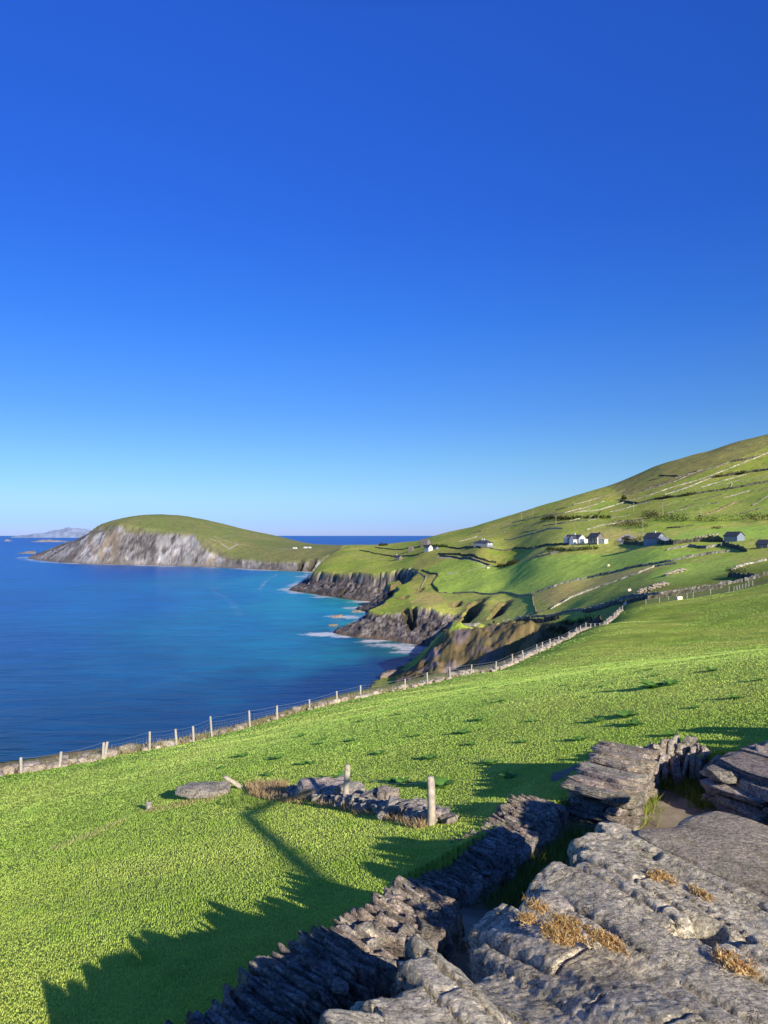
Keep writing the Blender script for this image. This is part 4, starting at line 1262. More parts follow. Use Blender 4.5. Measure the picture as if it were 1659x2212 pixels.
DARKG = [(0.030, 0.045, 0.016), (0.045, 0.065, 0.02), (0.06, 0.07, 0.028)]
MIDG = [(0.06, 0.10, 0.025), (0.09, 0.13, 0.035), (0.10, 0.10, 0.04)]
BROWN = [(0.11, 0.085, 0.04), (0.09, 0.085, 0.035), (0.14, 0.11, 0.05)]


def hedge(pts, label, h, w, cols, name='hedge', cat='hedge', dens=1.0, rmin=60.0):
    pl = hits(pts, rmin)
    d = np.mean([p[1] for p in pl])
    p = resample(pl, w * 0.8)
    rs = np.random.default_rng(int(pts[0][0] * 3 + pts[0][1]))
    mb = MB()
    z = zof(p[:, 0], p[:, 1])
    for i in range(len(p)):
        k = 0.65 + 0.7 * rs.random()
        leaf_cloud(mb, (p[i, 0] + rs.normal() * w * .25, p[i, 1] + rs.normal() * w * .25, z[i] + h * 0.42 * k), (w * 0.75 * k, w * .75 * k, h * 0.62 * k),
                   int(70 * dens), max(0.12, d / 1400.0), cols, rs)
    o = (p[len(p) // 2, 0], p[len(p) // 2, 1], z[len(p) // 2])
    return tag(mb.build(name, M['leaf'], None, False, o), label, cat)


hedge([(1175, 1124), (1215, 1122), (1260, 1121), (1317, 1120)], 'long dark hedge on the slope above the white farmhouse', 4.0, 4.5, DARKG)
hedge([(1330, 1134), (1362, 1137), (1389, 1142)], 'brown bramble thicket behind the white farmhouse', 5.0, 6.0, BROWN + DARKG, 'thicket', 'thicket')
hedge([(1393, 1119), (1425, 1122), (1460, 1123), (1482, 1126)], 'dark tree-like hedge above the grey gabled house', 6.0, 6.0, DARKG)
hedge([(1508, 1123), (1545, 1125), (1600, 1122), (1664, 1125)], 'dark hedge running to the right edge above the slate-roofed barn', 5.5, 6.0, DARKG + [(0.05, 0.08, 0.03)])
hedge([(1405, 1112), (1416, 1112)], 'round bush on the slope left of the tallest pole', 4.0, 4.0, DARKG, 'bush', 'bush')
hedge([(1343, 1077), (1349, 1078)], 'small dark bush at the left end of the winding hillside bank', 4.0, 4.0, DARKG, 'bush', 'bush')
hedge([(1420, 1079), (1466, 1073), (1500, 1068)], 'scrub growing along the winding hillside bank', 3.0, 4.0, DARKG + BROWN)
hedge([(1545, 1032), (1570, 1028), (1610, 1022)], 'scrub on the dark upper right hillside bank', 3.5, 4.5, DARKG)
hedge([(1183, 1190), (1200, 1190), (1222, 1192), (1246, 1190), (1290, 1186)], 'ragged green bushes below the stone farmhouse', 2.6, 3.2, MIDG + DARKG)
hedge([(1350, 1166), (1362, 1170), (1378, 1168)], 'dark bushes at the bend of the farm lane', 3.5, 3.4, DARKG, 'bush', 'bush')
hedge([(1262, 1163), (1274, 1164)], 'garden shrubs in front of the white gabled farmhouse', 2.6, 2.2, DARKG + MIDG, 'bush', 'bush')
hedge([(1212, 1352), (1232, 1350), (1256, 1347), (1275, 1344)], 'dark gorse at the head of the nearest cove', 2.2, 2.0, DARKG + BROWN, 'gorse', 'gorse')
hedge([(1180, 1362), (1200, 1358), (1215, 1364), (1225, 1372)], 'dark scrub above the black hollow of the nearest cove', 2.0, 2.0, DARKG + BROWN)
hedge([(1580, 1240), (1592, 1242), (1604, 1241)], 'round dark bush by the fence corner at the right', 2.2, 2.4, DARKG, 'bush', 'bush')
hedge([(930, 1182), (950, 1182), (962, 1181)], 'low green shrubs below the small white house', 3.0, 4.0, MIDG)
hedge([(822, 1178), (836, 1178)], 'pale shrubs left of the grey cottage', 4.0, 5.0, MIDG, 'bush', 'bush')
hedge([(1076, 1225), (1100, 1221), (1115, 1218)], 'dark bramble at the end of the lane walls', 3.0, 3.0, DARKG + BROWN, 'bramble', 'bramble')
hedge([(1545, 1144), (1552, 1144)], 'lone dark shrub below the right-hand hedge', 2.0, 3.0, DARKG, 'bush', 'bush')


# ------------------------------------------------------------------ buildings
def place(px, py, d):
    p = at(px, py, d)
    return np.array([p[0], p[1], ground(p[0], p[1])])


def window(parent, face, x, z, w, h, W, D, frame='paintwhite'):
    """window on face 'f' (front, -y), 'g' (right gable, +x) or 'l' (left gable): frame with its pane as a sub-part"""
    mb = MB(); pn = MB()
    t = 0.10
    if face == 'f':
        y = -D / 2 - 0.04
        for cx, cz, sx_, sz_ in ((x, z + h / 2, w + .2, .12), (x, z - h / 2, w + .3, .14), (x - w / 2, z, .12, h - .13), (x + w / 2, z, .12, h - .13), (x, z, .08, h - .13)):
            mb.box((cx, y, cz), (sx_, t, sz_))
        pn.box((x, y + .03, z), (w - .12, .04, h - .13))
    else:
        sgn = 1 if face == 'g' else -1
        xx = sgn * (W / 2 + 0.04)
        for cy, cz, sy_, sz_ in ((x, z + h / 2, w + .2, .12), (x, z - h / 2, w + .3, .14), (x - w / 2, z, .12, h - .13), (x + w / 2, z, .12, h - .13)):
            mb.box((xx, cy, cz), (t, sy_, sz_))
        pn.box((xx - sgn * .03, x, z), (.04, w - .12, h - .13))
    f = mb.build('window', M[frame], parent)
    pn.build('pane', M['glass'], f)


def gable_shell(mb, W, D, he, hr, base=-2.0, x0=0, y0=0):
    w, d = W / 2, D / 2
    v = np.array([(-w, -d, base), (w, -d, base), (w, d, base), (-w, d, base), (-w, -d, he), (w, -d, he), (w, d, he), (-w, d, he), (-w, 0, hr), (w, 0, hr)]) + np.array([x0, y0, 0])
    mb.add(v, [(0, 1, 5, 4), (2, 3, 7, 6), (1, 2, 6, 9, 5), (3, 0, 4, 8, 7), (4, 5, 9, 8), (6, 7, 8, 9)])


def gable_roof(mb, W, D, he, hr, over=0.35, t=0.22, x0=0, y0=0):
    w, d = W / 2 + over, D / 2 + over
    sl = (hr - he) / (D / 2)
    e = he - over * sl
    for s in (-1, 1):
        a = np.array([(-w, s * d, e + .06), (w, s * d, e + .06), (w, 0, hr + .06), (-w, 0, hr + .06)]) + np.array([x0, y0, 0])
        b = a + np.array([0, 0, t])
        v = np.vstack([a, b])
        fs = [(0, 1, 2, 3), (7, 6, 5, 4), (0, 4, 5, 1), (1, 5, 6, 2), (2, 6, 7, 3), (3, 7, 4, 0)]
        mb.add(v, fs)


def house(px, py, d, yaw, W, D, he, hr, wall, roof, label, name='house', cat='house', windows=(), doors=(), chim=(), chimmat='render', extra=None, roofless=False):
    p = place(px, py, d)
    e = tag(empty(name, p, math.radians(yaw)), label, cat)
    mb = MB(); gable_shell(mb, W, D, he, hr); mb.build('wall', M[wall], e)
    rf = None
    if not roofless:
        mb = MB(); gable_roof(mb, W, D, he, hr); rf = mb.build('roof', M[roof], e)
    for cx, ch in chim:
        mb = MB(); mb.box((cx, 0, hr + ch / 2 - .3), (.9, .8, ch + .6)); mb.box((cx, 0, hr + ch + .05), (1.1, 1.0, .14))
        mb.tube((cx, 0, hr + ch), (cx, 0, hr + ch + .5), .14)
        mb.build('chimney', M[chimmat], rf if rf is not None else e)
    for wdw in windows:
        window(e, *wdw, W, D)
    for x, w, h in doors:
        mb = MB(); mb.box((x, -D / 2 - .03, h / 2), (w, .1, h)); dd = mb.build('door', M['bluestone'], e)
        mb = MB(); mb.tube((x + w * .35, -D / 2 - .12, h * .48), (x + w * .35, -D / 2 - .05, h * .48), .05); mb.build('handle', M['wire'], dd)
    if extra:
        extra(e)
    return e


def stone_farm_extra(e):
    mb = MB(); mb.box((5.0 + 2.2, 1.0, .7), (4.4, 3.6, 5.4)); mb.build('white_annexe', M['render'], e)
    mb = MB(); mb.box((4.65 + .04, -2.75, 1.4), (.12, .75, 6.6)); mb.build('white_corner_strip', M['render'], e)


house(1287, 1177, 545, -61, 9.3, 6.4, 4.9, 7.7, 'stonehouse', 'roof', 'two-storey stone farmhouse with six front windows and a bare stone gable', windows=[('f', x, z, 1.0, 1.5) for x in (-3.1, 0.2, 3.1) for z in (1.5, 3.9)],
      doors=[(-1.5, 1.0, 2.1)], chim=[(4.2, .9)], chimmat='stonehouse', extra=stone_farm_extra)


def farm_extra(e):
    for x0, w, dp, hh in ((-3.2, 3.4, 3.4, 4.4), (3.6, 4.2, 4.4, 5.0)):
        mb = MB()
        y0 = -3.2 - dp / 2 + .4
        w2, d2 = w / 2, dp / 2
        v = np.array([(-w2, -d2, -2), (w2, -d2, -2), (w2, d2, -2), (-w2, d2, -2), (-w2, -d2, 2.6), (w2, -d2, 2.6), (w2, d2, 2.6), (-w2, d2, 2.6), (0, -d2, hh), (0, d2, hh)]) + np.array([x0, y0, 0])
        mb.add(v, [(0, 1, 5, 8, 4), (2, 3, 7, 9, 6), (1, 2, 6, 5), (3, 0, 4, 7), (4, 8, 9, 7), (8, 5, 6, 9)])
        wg = mb.build('front_wing', M['render'], e)
        mb = MB()
        for s in (-1, 1):
            a = np.array([(s * (w2 + .25), -d2 + .1, 2.5), (s * (w2 + .25), d2, 2.5), (0, d2, hh + .1), (0, -d2 + .1, hh + .1)]) + np.array([x0, y0, 0])
            b = a + np.array([0, 0, .2])
            mb.add(np.vstack([a, b]), [(0, 1, 2, 3), (7, 6, 5, 4), (0, 4, 5, 1), (1, 5, 6, 2), (2, 6, 7, 3), (3, 7, 4, 0)])
        mb.build('wing_roof', M['roof'], wg)
    mb = MB(); mb.box((9.5, -1.0, .4), (6.0, 4.2, 4.8)); mb.build('flat_annexe', M['render'], e)
    for s in (-1, 1):
        mb = MB()
        for k in (-1, 1):
            mb.box((s * 8.05, k * 1.75, 4.55), (.5, 4.5, .5), rot_axes((1, 0, 0), (0, math.cos(k * -.62), math.sin(k * -.62)), (0, -math.sin(k * -.62), math.cos(k * -.62))))
        mb.build('gable_coping', M['render'], e)


house(1241, 1166, 572, -58, 16.0, 7.0, 3.2, 5.8, 'render', 'roof', 'long white farmhouse with slate roof and two white front wings', windows=[('f', x, 1.6, 1.0, 1.3) for x in (-6.6, -.3, 6.8)], chim=[(0.4, 1.3)], extra=farm_extra)


def grey_extra(e):
    mb = MB()
    v = np.array([(5.5, -3.4, -2), (9.5, -3.4, -2), (9.5, 3.4, -2), (5.5, 3.4, -2), (5.52, -3.4, 4.0), (9.5, -3.4, 2.4), (9.5, 3.4, 2.4), (5.52, 3.4, 4.0)])
    mb.add(v, [(0, 1, 5, 4), (1, 2, 6, 5), (2, 3, 7, 6), (4, 5, 6, 7), (3, 0, 4, 7)])
    mb.build('lean_to', M['bluestone'], e)


house(1414, 1172, 445, -64, 11.0, 6.8, 3.6, 6.6, 'bluestone', 'roof', 'grey gabled house with slate roof and sloping lean-to beside the farm lane', windows=[('g', -1.1, 4.4, .9, 1.0), ('g', 1.1, 4.4, .9, 1.0), ('f', -2.5, 1.9, 1.0, 1.3), ('f', 1.5, 1.9, 1.0, 1.3)],
      chim=[(0.5, .9)], extra=grey_extra)
house(1586, 1172, 392, -66, 8.5, 5.5, 2.9, 5.0, 'bluestone', 'roof', 'plain slate-roofed barn among the ruined walls at the right', 'barn', 'barn', doors=[(1.0, 1.6, 2.1)])
house(1652, 1192, 335, -60, 5.5, 4.5, 2.0, 3.8, 'stonehouse', 'roof', 'small dark stone hut cut by the right edge', 'stone_hut', 'hut', doors=[(0.0, 1.0, 1.8)])


def hip_house(px, py, d, yaw, W, D, he, hr, label):
    p = place(px, py, d)
    e = tag(empty('bungalow', p, math.radians(yaw)), label, 'bungalow')
    mb = MB(); mb.box((0, 0, he / 2 - 1), (W, D, he + 2)); mb.build('wall', M['bluestone'], e)
    mb = MB()
    w, d2, r = W / 2 + .5, D / 2 + .5, W / 2 - D / 2 + .4
    v = [(-w, -d2, he), (w, -d2, he), (w, d2, he), (-w, d2, he), (-r, 0, hr), (r, 0, hr), (-w, -d2, he - .2), (w, -d2, he - .2), (w, d2, he - .2), (-w, d2, he - .2)]
    mb.add(v, [(0, 1, 5, 4), (2, 3, 4, 5), (1, 2, 5), (3, 0, 4), (0, 6, 7, 1), (1, 7, 8, 2), (2, 8, 9, 3), (3, 9, 6, 0), (9, 8, 7, 6)])
    rf = mb.build('roof', M['roof'], e)
    for cx in (-1.2, 1.6):
        mb = MB(); mb.box((cx, -.4, hr + .4), (1.1, .9, 2.0)); mb.build('chimney', M['render'], rf)
    for x in (-6, -3, 0.5):
        window(e, 'f', x, 1.5, 1.6, 1.3, W, D)
    for x in (-2.2, .6, 2.8):
        mb = MB(); mb.box((W / 2 + .05, x, 1.5), (.14, 1.3, 2.2)); mb.build('white_bay', M['render'], e)
    return e


hip_house(1044, 1175, 735, -48, 17.0, 9.0, 2.9, 5.6, 'low blue-grey bungalow with hipped slate roof alone on the slope')
house(926, 1178, 850, -58, 8.0, 6.0, 4.6, 7.6, 'render', 'roof', 'small white two-storey house with a dark left front', windows=[('g', -1.0, 4.2, .9, 1.2), ('g', 1.0, 4.2, .9, 1.2), ('f', -2, 3.6, .9, 1.2), ('f', 2, 3.6, .9, 1.2)], doors=[(0, 1, 2.1)])
house(919, 1168, 960, -40, 11.0, 8.0, 4.8, 9.2, 'stonehouse', 'roof', 'big roofless stone ruin on the skyline behind the small white house', 'ruined_house', 'ruin', windows=[('f', -2.6, 2.6, 1.4, 1.5), ('f', 2.2, 2.6, 1.4, 1.5), ('g', 0, 4.5, 1.2, 1.4)], roofless=True)
house(888, 1171, 950, -30, 5.5, 6.0, 4.0, 6.8, 'stonehouse', 'roof', 'lone stone gable left of the big roofless ruin', 'ruined_gable', 'ruin', roofless=True)
house(861, 1180, 900, -52, 9.0, 5.5, 3.0, 5.6, 'stonehouse', 'roof', 'grey cottage with small chimney at the left of the hamlet', 'cottage', 'cottage', windows=[('f', -2, 1.7, 1, 1.2), ('f', 2, 1.7, 1, 1.2)], chim=[(-3.6, 1.2)])
house(941, 1176, 850, -50, 6.0, 3.5, 2.0, 3.2, 'bluestone', 'roof', 'low dark shed right of the small white house', 'shed', 'shed', doors=[(0, 1.2, 1.7)])


# ruined stone hut in the rough field
def ruin_ring(px0, px1, py, d, label):
    a, b = at(px0, py, d), at(px1, py - 3, d + 10)
    mb = MB()
    rs = np.random.default_rng(int(px0))
    n = 60
    o = None
    for k in range(n):
        t = k / (n - 1)
        x = a[0] + (b[0] - a[0]) * t + rs.normal() * .3; y = a[1] + (b[1] - a[1]) * t + rs.normal() * .8
        z = ground(x, y)
        if o is None:
            o = (x, y, z)
        hgt = 0.6 + 1.1 * (0.5 + 0.5 * vnoise(np.array([[t * 6, 3.0]]), 5)[0])
        s = 0.5 + 0.5 * rs.random()
        stone(mb, (x, y, z + hgt * rs.random()), (s * 1.6, s * 1.1, s * .7), basis((math.cos(k), math.sin(k), .2), (.1, .2, 1)), k + 3, 4, col=np.array((.95, .92, .85)))
    return tag(mb.build('ruined_wall', M['wall'], None, True, o), label, 'ruin')


ruin_ring(1380, 1442, 1271, 232, 'dark tumbled stone ruin alone in the yellow-green field')
ruin_ring(1440, 1480, 1235, 290, 'low grey rubble heap at the top of the straight pale wall')
ruin_ring(1498, 1555, 1160, 430, 'heap of grey ruins between the gabled house and the barn')

# ------------------------------------------------------------------ poles
POLES = [(1274, 1102, 1085, 'electricity pole standing in the small vivid green hill field'), (1369, 1105, 1086, 'electricity pole below the left end of the winding bank'),
         (1432, 1114, 1085, 'tallest electricity pole, above the dark tree-like hedge'), (1514, 1114, 1096, 'electricity pole left of the brown overgrown wall'),
         (1201, 1135, 1114, 'electricity pole at the left end of the long dark hedge'), (1389, 1156, 1122, 'electricity pole beside the brown thicket near the grey house'),
         (1127, 1122, 1108, 'tiny pole on the skyline of the lower ridge, left of two'), (1151, 1115, 1099, 'tiny pole on the skyline of the lower ridge, right of two')]
for px, pb_, pt, lab in POLES:
    p = hit(px, pb_, 60)
    h = (pb_ - pt) / F * p[1]
    e = tag(empty('utility_pole', p), lab, 'pole', 'electricity poles on the hillside')
    mb = MB(); mb.tube((0, 0, -.8), (0, 0, h), .17, .12, 8); mb.build('pole', M['wood'], e)
    mb = MB(); mb.box((0, 0, h - .5), (1.6, .12, .12)); mb.build('crossarm', M['wood'], e)
    for s in (-.7, .7):
        mb = MB(); mb.tube((s, 0, h - .43), (s, 0, h - .18), .07); mb.build('insulator', M['wire'], e)

# ------------------------------------------------------------------ parked vans far off on the headland road
for px, py, L, lab in ((637, 1185.5, 8.5, 'pale van parked on the headland, leftmost of three'), (660, 1184.5, 8.0, 'white van parked on the headland, middle of three'), (669, 1184.5, 5.5, 'smaller white van parked on the headland, rightmost of three')):
    p = hit(px, py, 900)
    e = tag(empty('van', p, 0.2), lab, 'van', 'vans parked on the headland')
    mb = MB(); mb.box((0, 0, 2.0), (L, 2.4, 3.0)); mb.box((L / 2 + .5, 0, 1.4), (1.0, 2.2, 1.8), None, (1, 1, 1), .8); mb.build('body', M['paintwhite'], e)
    mb = MB(); mb.box((0, -1.22, 2.5), (L * .7, .06, .8)); mb.build('window', M['glass'], e)
    for sx_ in (-.32, .32):
        for sy_ in (-1.1, 1.1):
            mb = MB(); mb.tube((sx_ * L, sy_ - .12, .5), (sx_ * L, sy_ + .12, .5), .5, None, 14); mb.build('wheel', M['roof'], e)

# blue and white sheet by the cliff lane
p = hit(1068, 1348, 60)
mb = MB()
n = 24
g = np.linspace(-1, 1, n)
GX, GY = np.meshgrid(g, g, indexing='ij')
hz_ = np.maximum(0, 1 - GX ** 2) * np.maximum(0, 1 - GY ** 2) * 0.9 + 0.12 * fbm(np.stack([GX.ravel() * 3, GY.ravel() * 3], 1), 3, 4).reshape(n, n)
V = np.stack([GX * 2.0, GY * 1.3, hz_ + .05], -1).reshape(-1, 3)
ii, jj = np.meshgrid(np.arange(n - 1), np.arange(n - 1), indexing='ij')
q = np.stack([ii * n + jj, (ii + 1) * n + jj, (ii + 1) * n + jj + 1, ii * n + jj + 1], -1).reshape(-1, 4)
cc = np.where((GX.ravel() > -.1)[:, None], np.array([[.35, .5, .8]]), np.array([[.75, .76, .8]]))
mb.addq(V, q, cc)
o = mb.build('tarpaulin', M['tarp'], None, True)
o.location = p
tag(o, 'white and pale blue sheet heaped by the wall above the nearest cove', 'tarpaulin')

# ------------------------------------------------------------------ island and skerries
def islet(name, prof, d, depth, label=None, c0=(.3, .36, .45), structure=False, mat='terrain'):
    """prof: picture outline (px, py) of the crest; the land rises from the sea to it and falls away behind"""
    px = np.array([p[0] for p in prof], float); py = np.array([p[1] for p in prof], float)
    k = 90
    u = np.linspace(px[0], px[-1], k)
    top = np.interp(u, px, py)
    rows = 24
    V, C = [], []
    for i in range(k):
        a = at(u[i], top[i], d)
        x = (u[i] - CX) / F
        for j in range(rows):
            t = j / (rows - 1) * 2 - 1
            prof_h = max(0.0, 1 - abs(t) ** 1.4)
            yy = d + t * depth
            nz = fbm(np.array([[u[i] * .12, t * 3 + d]]), 3, 6)[0]
            h = max(a[2], 0) * prof_h * (1 + .18 * nz)
            V.append((x * yy, yy, h - (2 if prof_h < .05 else 0)))
            C.append(np.array(c0) * (1 + .35 * nz))
    q = [(i * rows + j, (i + 1) * rows + j, (i + 1) * rows + j + 1, i * rows + j + 1) for i in range(k - 1) for j in range(rows - 1)]
    mb = MB(); mb.addq(np.array(V), q, np.array(C))
    o = mb.build(name, M[mat], None, True)
    if structure:
        tag(o, kind='structure')
    else:
        tag(o, label, 'rock')
    return o


islet('island', [(24, 1160), (40, 1157), (60, 1155), (90, 1151), (120, 1145.5), (140, 1141), (150, 1139.5), (165, 1140.5), (190, 1145), (230, 1152), (260, 1158)], 26000, 1800, c0=(.42, .52, .70), structure=True)  # pale blue base colour stands in for distance haze
islet('skerry', [(62, 1171), (75, 1169), (90, 1166.5), (105, 1165.5), (118, 1166.5), (135, 1168), (150, 1170)], 8200, 120, 'long low skerry beyond the tip of the headland', (.42, .38, .36), mat='far_wall')
islet('skerry', [(9, 1168.5), (13, 1166), (17, 1165), (22, 1167), (27, 1168.5)], 9300, 60, 'tiny pointed rock out at sea on the left', (.42, .40, .40), mat='far_wall')
islet('skerry', [(34, 1195.5), (45, 1194), (60, 1191), (78, 1189)], 2900, 30, 'low rock ledge off the tip of the headland', (.34, .29, .24), mat='far_wall')
SR = [(727, 1333, 9, 4, 3, 'dark wave-washed rock in white surf between the two promontories'), (719, 1352, 6, 3.5, 2.2, 'small brown rock off the middle promontory'),
      (786, 1316, 12, 6, 4.5, 'dark ledge in the small bay beside the pale beach'), (770, 1322, 8, 4, 2.4, 'low dark reef beside the ledge in the small bay'),
      (892, 1423, 7, 3, 1.2, 'flat pale rock awash in the nearest cove'), (664, 1262, 14, 8, 3.4, 'low reef off the farther promontory'),
      (893, 1449, 6, 5, 7, 'tall black boulder at the foot of the nearest cliff'), (872, 1456, 7, 5, 5.5, 'black boulder left of the tall one at the nearest cliff foot'),
      (850, 1466, 13, 7, 6, 'broad grey rock at the mouth of the nearest cove')]
for k, (px, py, a_, b_, c_, lab) in enumerate(SR):
    p = at_z(px, py, -CAMZ)
    mb = MB()
    stone(mb, (0, 0, c_ * .15), (a_, b_, c_), basis((1, .2, .05), (.1, .1, 1)), 40 + k, 20, 4, .16, .02, .35, (.62, .56, .52) if 'pale' not in lab else (1.5, 1.4, 1.3))
    o = mb.build('sea_rock', M['wall'], None, True)
    o.location = p
    tag(o, lab, 'rock')
for px, py, s, lab in ((1359, 1277, 1.1, 'whitish boulder left of the tumbled stone ruin'), (1351, 1307, .9, 'pale boulder at the lower end of the lane wall above the pasture'), (1466, 1296, 1.1, 'pale boulder at the top edge of the near pasture'), (1314, 1223, 1.4, 'pale boulder against the bramble-topped wall'), (1055, 1228, 1.6, 'pale boulder at the end of the lane walls')):
    p = hit(px, py, 90)
    mb = MB(); stone(mb, (0, 0, s * .3), (s * 1.2, s, s * .9), basis((1, .3, .1), (0, .2, 1)), int(px), 8, 4, .14, 0, .3, (2.6, 2.4, 2.1))
    o = mb.build('boulder', M['wall'], None, True); o.location = p
    tag(o, lab, 'boulder')
# ------------------------------------------------------------------ cliff-edge fence with its footing of pale stones
FPOSTS = [(45, 1672, 1640, -2), (128, 1653, 1619, 10), (222, 1639, 1602, -3), (227, 1640, 1603, -6), (323, 1620, 1580, 0), (381, 1609, 1574, -4), (418, 1603, 1569, -5), (458, 1597, 1553, 6),
          (540, 1567, 1533, 3), (598, 1549, 1520, 0), (668, 1527, 1504, 0), (728, 1515, 1490, 0), (779, 1505, 1479, 0), (875, 1488, 1466, -3), (923, 1478, 1452, -2), (972, 1466, 1440, -3),
          (1017, 1455, 1434, -9), (1071, 1449, 1428, -3), (1107, 1438, 1415, -3), (1131, 1426, 1405, -8), (1160, 1411, 1392, -3), (1171, 1406, 1387, -2), (1188, 1398, 1380, 0), (1207, 1389, 1374, 0), (1229, 1381, 1366, 0),
          (1246, 1373, 1358, 0), (1254, 1370, 1355, 0), (1266, 1362, 1346, 0), (1276, 1358, 1345, 0), (1285, 1354, 1340, 0), (1296, 1348, 1335, 0), (1305, 1342, 1329, 0), (1313, 1338, 1326, 0), (1320, 1334, 1322, 0),
          (1327, 1330, 1318, 0), (1333, 1326, 1314, 0), (1339, 1323, 1311, 0), (1345, 1320, 1309, 0)]


def post_mesh(seed, h, r):
    rs = np.random.default_rng(seed)
    mb = MB()
    n, k = 10, 8
    V = []
    for j in range(k):
        t = j / (k - 1)
        for i in range(n):
            a = 2 * math.pi * i / n
            rr = r * (1 + .08 * math.sin(3 * a + seed) + .05 * rs.standard_normal()) * (1 - .06 * t) * (0.86 if j == k - 1 else 1)
            V.append((rr * math.cos(a) + .01 * math.sin(t * 3), rr * math.sin(a), -0.4 + (h + .4) * t))
    V.append((0, 0, h + .01))
    q = [(j * n + i, j * n + (i + 1) % n, (j + 1) * n + (i + 1) % n, (j + 1) * n + i) for j in range(k - 1) for i in range(n)]
    mb.add(V, q + [((k - 1) * n + i, (k - 1) * n + (i + 1) % n, k * n) for i in range(n)])
    return mesh_from('fence_post', np.vstack(mb.v), mb.f, mb.c, M['postpale'], True, np.vstack(mb.col))


M['postpale'] = mat_plain('bleached_post_wood', (0.56, 0.51, 0.42), 0.85, 0.1, 9.0, 0.25)


def fence(posts, label, rmin, ph=None, netting=True, rpost=.06, name='wire_fence'):
    base = []
    for px, pb_, pt, lean in posts:
        p = edge_at(px, pb_)
        base.append((p, (pb_ - pt) / F * p[1] if ph is None else ph, lean))
    o = base[len(base) // 2][0]
    e = tag(empty(name, o), label, 'fence')
    protos = [post_mesh(k, 1.0, rpost) for k in range(3)]
    tops = []
    for k, (p, h, lean) in enumerate(base):
        h = float(np.clip(h, .75, 1.7))
        ob = link('post', protos[k % 3], e, p - o)
        ob.scale = (1.15, 1.15, h)
        ob.rotation_euler = (math.radians(-2 + 4 * ((k * .37) % 1)), math.radians(lean), k * 1.3)
        tl = math.radians(lean)
        tops.append((p, h, np.array([math.sin(tl) * h, 0, math.cos(tl) * h])))
    mb = MB()
    for (p0, h0, t0), (p1, h1, t1) in zip(tops[:-1], tops[1:]):
        L = np.linalg.norm(p1 - p0)
        dist = .5 * (p0[1] + p1[1])
        r = max(0.004, dist * 0.00010)
        levels = [.97] + ([.75, .60, .46, .33, .20, .07] if netting else [.6, .3])
        segs = 6
        for f in levels:
            a, b = p0 - o + t0 * f, p1 - o + t1 * f
            for j in range(segs):
                u0, u1 = j / segs, (j + 1) / segs
                sag = lambda u: np.array([0, 0, -.05 * 4 * u * (1 - u)])
                mb.tube(a + (b - a) * u0 + sag(u0), a + (b - a) * u1 + sag(u1), r if f > .9 else r * .7, None, 4, (1, 1, 1), False)
        if netting and dist < 90:
            m_ = int(L / .3)
            for j in range(1, m_):
                u = j / m_
                a = (p0 + t0 * .07) * (1 - u) + (p1 + t1 * .07) * u - o
                b = (p0 + t0 * .75) * (1 - u) + (p1 + t1 * .75) * u - o
                mb.tube(a, b, r * .6, None, 4, (1, 1, 1), False)
    mb.build('wire_netting', M['wire'], e)
    return [b[0] for b in base]


fb = fence(FPOSTS, 'long post and wire-netting fence along the cliff edge of the near pasture', 20)
fence([(1395, 1306, 1297, 0), (1425, 1303, 1294, 0), (1444, 1298, 1289, 0), (1461, 1293, 1285, 0), (1484, 1289, 1280, 0), (1497, 1287, 1278, 0), (1535, 1283, 1275, 0), (1575, 1274, 1266, 0)],
      'sparse post and wire fence along the top edge of the near pasture', 100, 1.2, False)
fence([(1585, 1271, 1262, 4), (1592, 1268, 1259, 6), (1598, 1265, 1256, 8), (1604, 1262, 1253, 9), (1610, 1259, 1249, 8), (1617, 1256, 1242, 0), (1626, 1256, 1244, 0)],
      'short run of close-set posts at the top right corner of the near pasture', 100, None, False)

# the footing stones under the fence: one low tumbled wall
rs = np.random.default_rng(5)
mb = MB()
pl = [fb[0] + (fb[0] - fb[1]) * 2.5] + fb + [np.array(p) for p in []]
pts = resample(pl, 0.22)
o = np.array([*fb[10][:2], fb[10][2]])
zz = zof(pts[:, 0], pts[:, 1])
nt2 = np.gradient(pts, axis=0); nt2 /= np.linalg.norm(nt2, axis=1)[:, None] + 1e-9
dens = fbm(pts / 3.5, 3, 4)
for i in range(len(pts)):
    far_ = pts[i, 1]
    keep = 0.35 + 0.5 * sstep(55, 75, far_) + 0.45 * dens[i] + 0.5 * sstep(38, 33, far_)
    for _ in range(2):
        if rs.random() > keep * 0.8:
            continue
        s = (0.14 + 0.22 * rs.random() ** 2) * (0.85 if far_ > 60 else 0.9) * (1.25 if rs.random() < .12 else 1)
        off = rs.normal() * .22 - .25
        x = pts[i, 0] + nt2[i, 1] * -off * -1 + rs.normal() * .05
        y = pts[i, 1] - nt2[i, 0] * -off * -1 + rs.normal() * .05
        pale = 1.3 if (far_ > 56 and rs.random() < .8) or rs.random() < .3 else 1.0
        stone(mb, (x - o[0], y - o[1], zz[i] - o[2] + s * .35 + (0.12 * rs.random() if far_ > 60 else 0)), (s * 2.2, s * 1.5, s * 1.1), basis((rs.normal(), rs.normal(), .15 * rs.normal()), (.2 * rs.normal(), .2 * rs.normal(), 1)),
              int(rs.integers(1, 9999)), 3, 4, .12, 0, .3, np.array((1.0, .96, .88)) * pale)
ob = mb.build('dry_stone_wall', M['wall'], None, True); ob.location = o
tag(ob, 'tumbled line of pale stones under the cliff-edge fence', 'stone wall')

# ------------------------------------------------------------------ stone walls close by
E2 = np.array([0.57, 0.822]); N2 = np.array([-0.822, 0.57])
ZB = CAMZ


def sn(s, n):
    return s * E2 + n * N2


def v3(xy, z):
    return np.array([xy[0], xy[1], ZB + z])


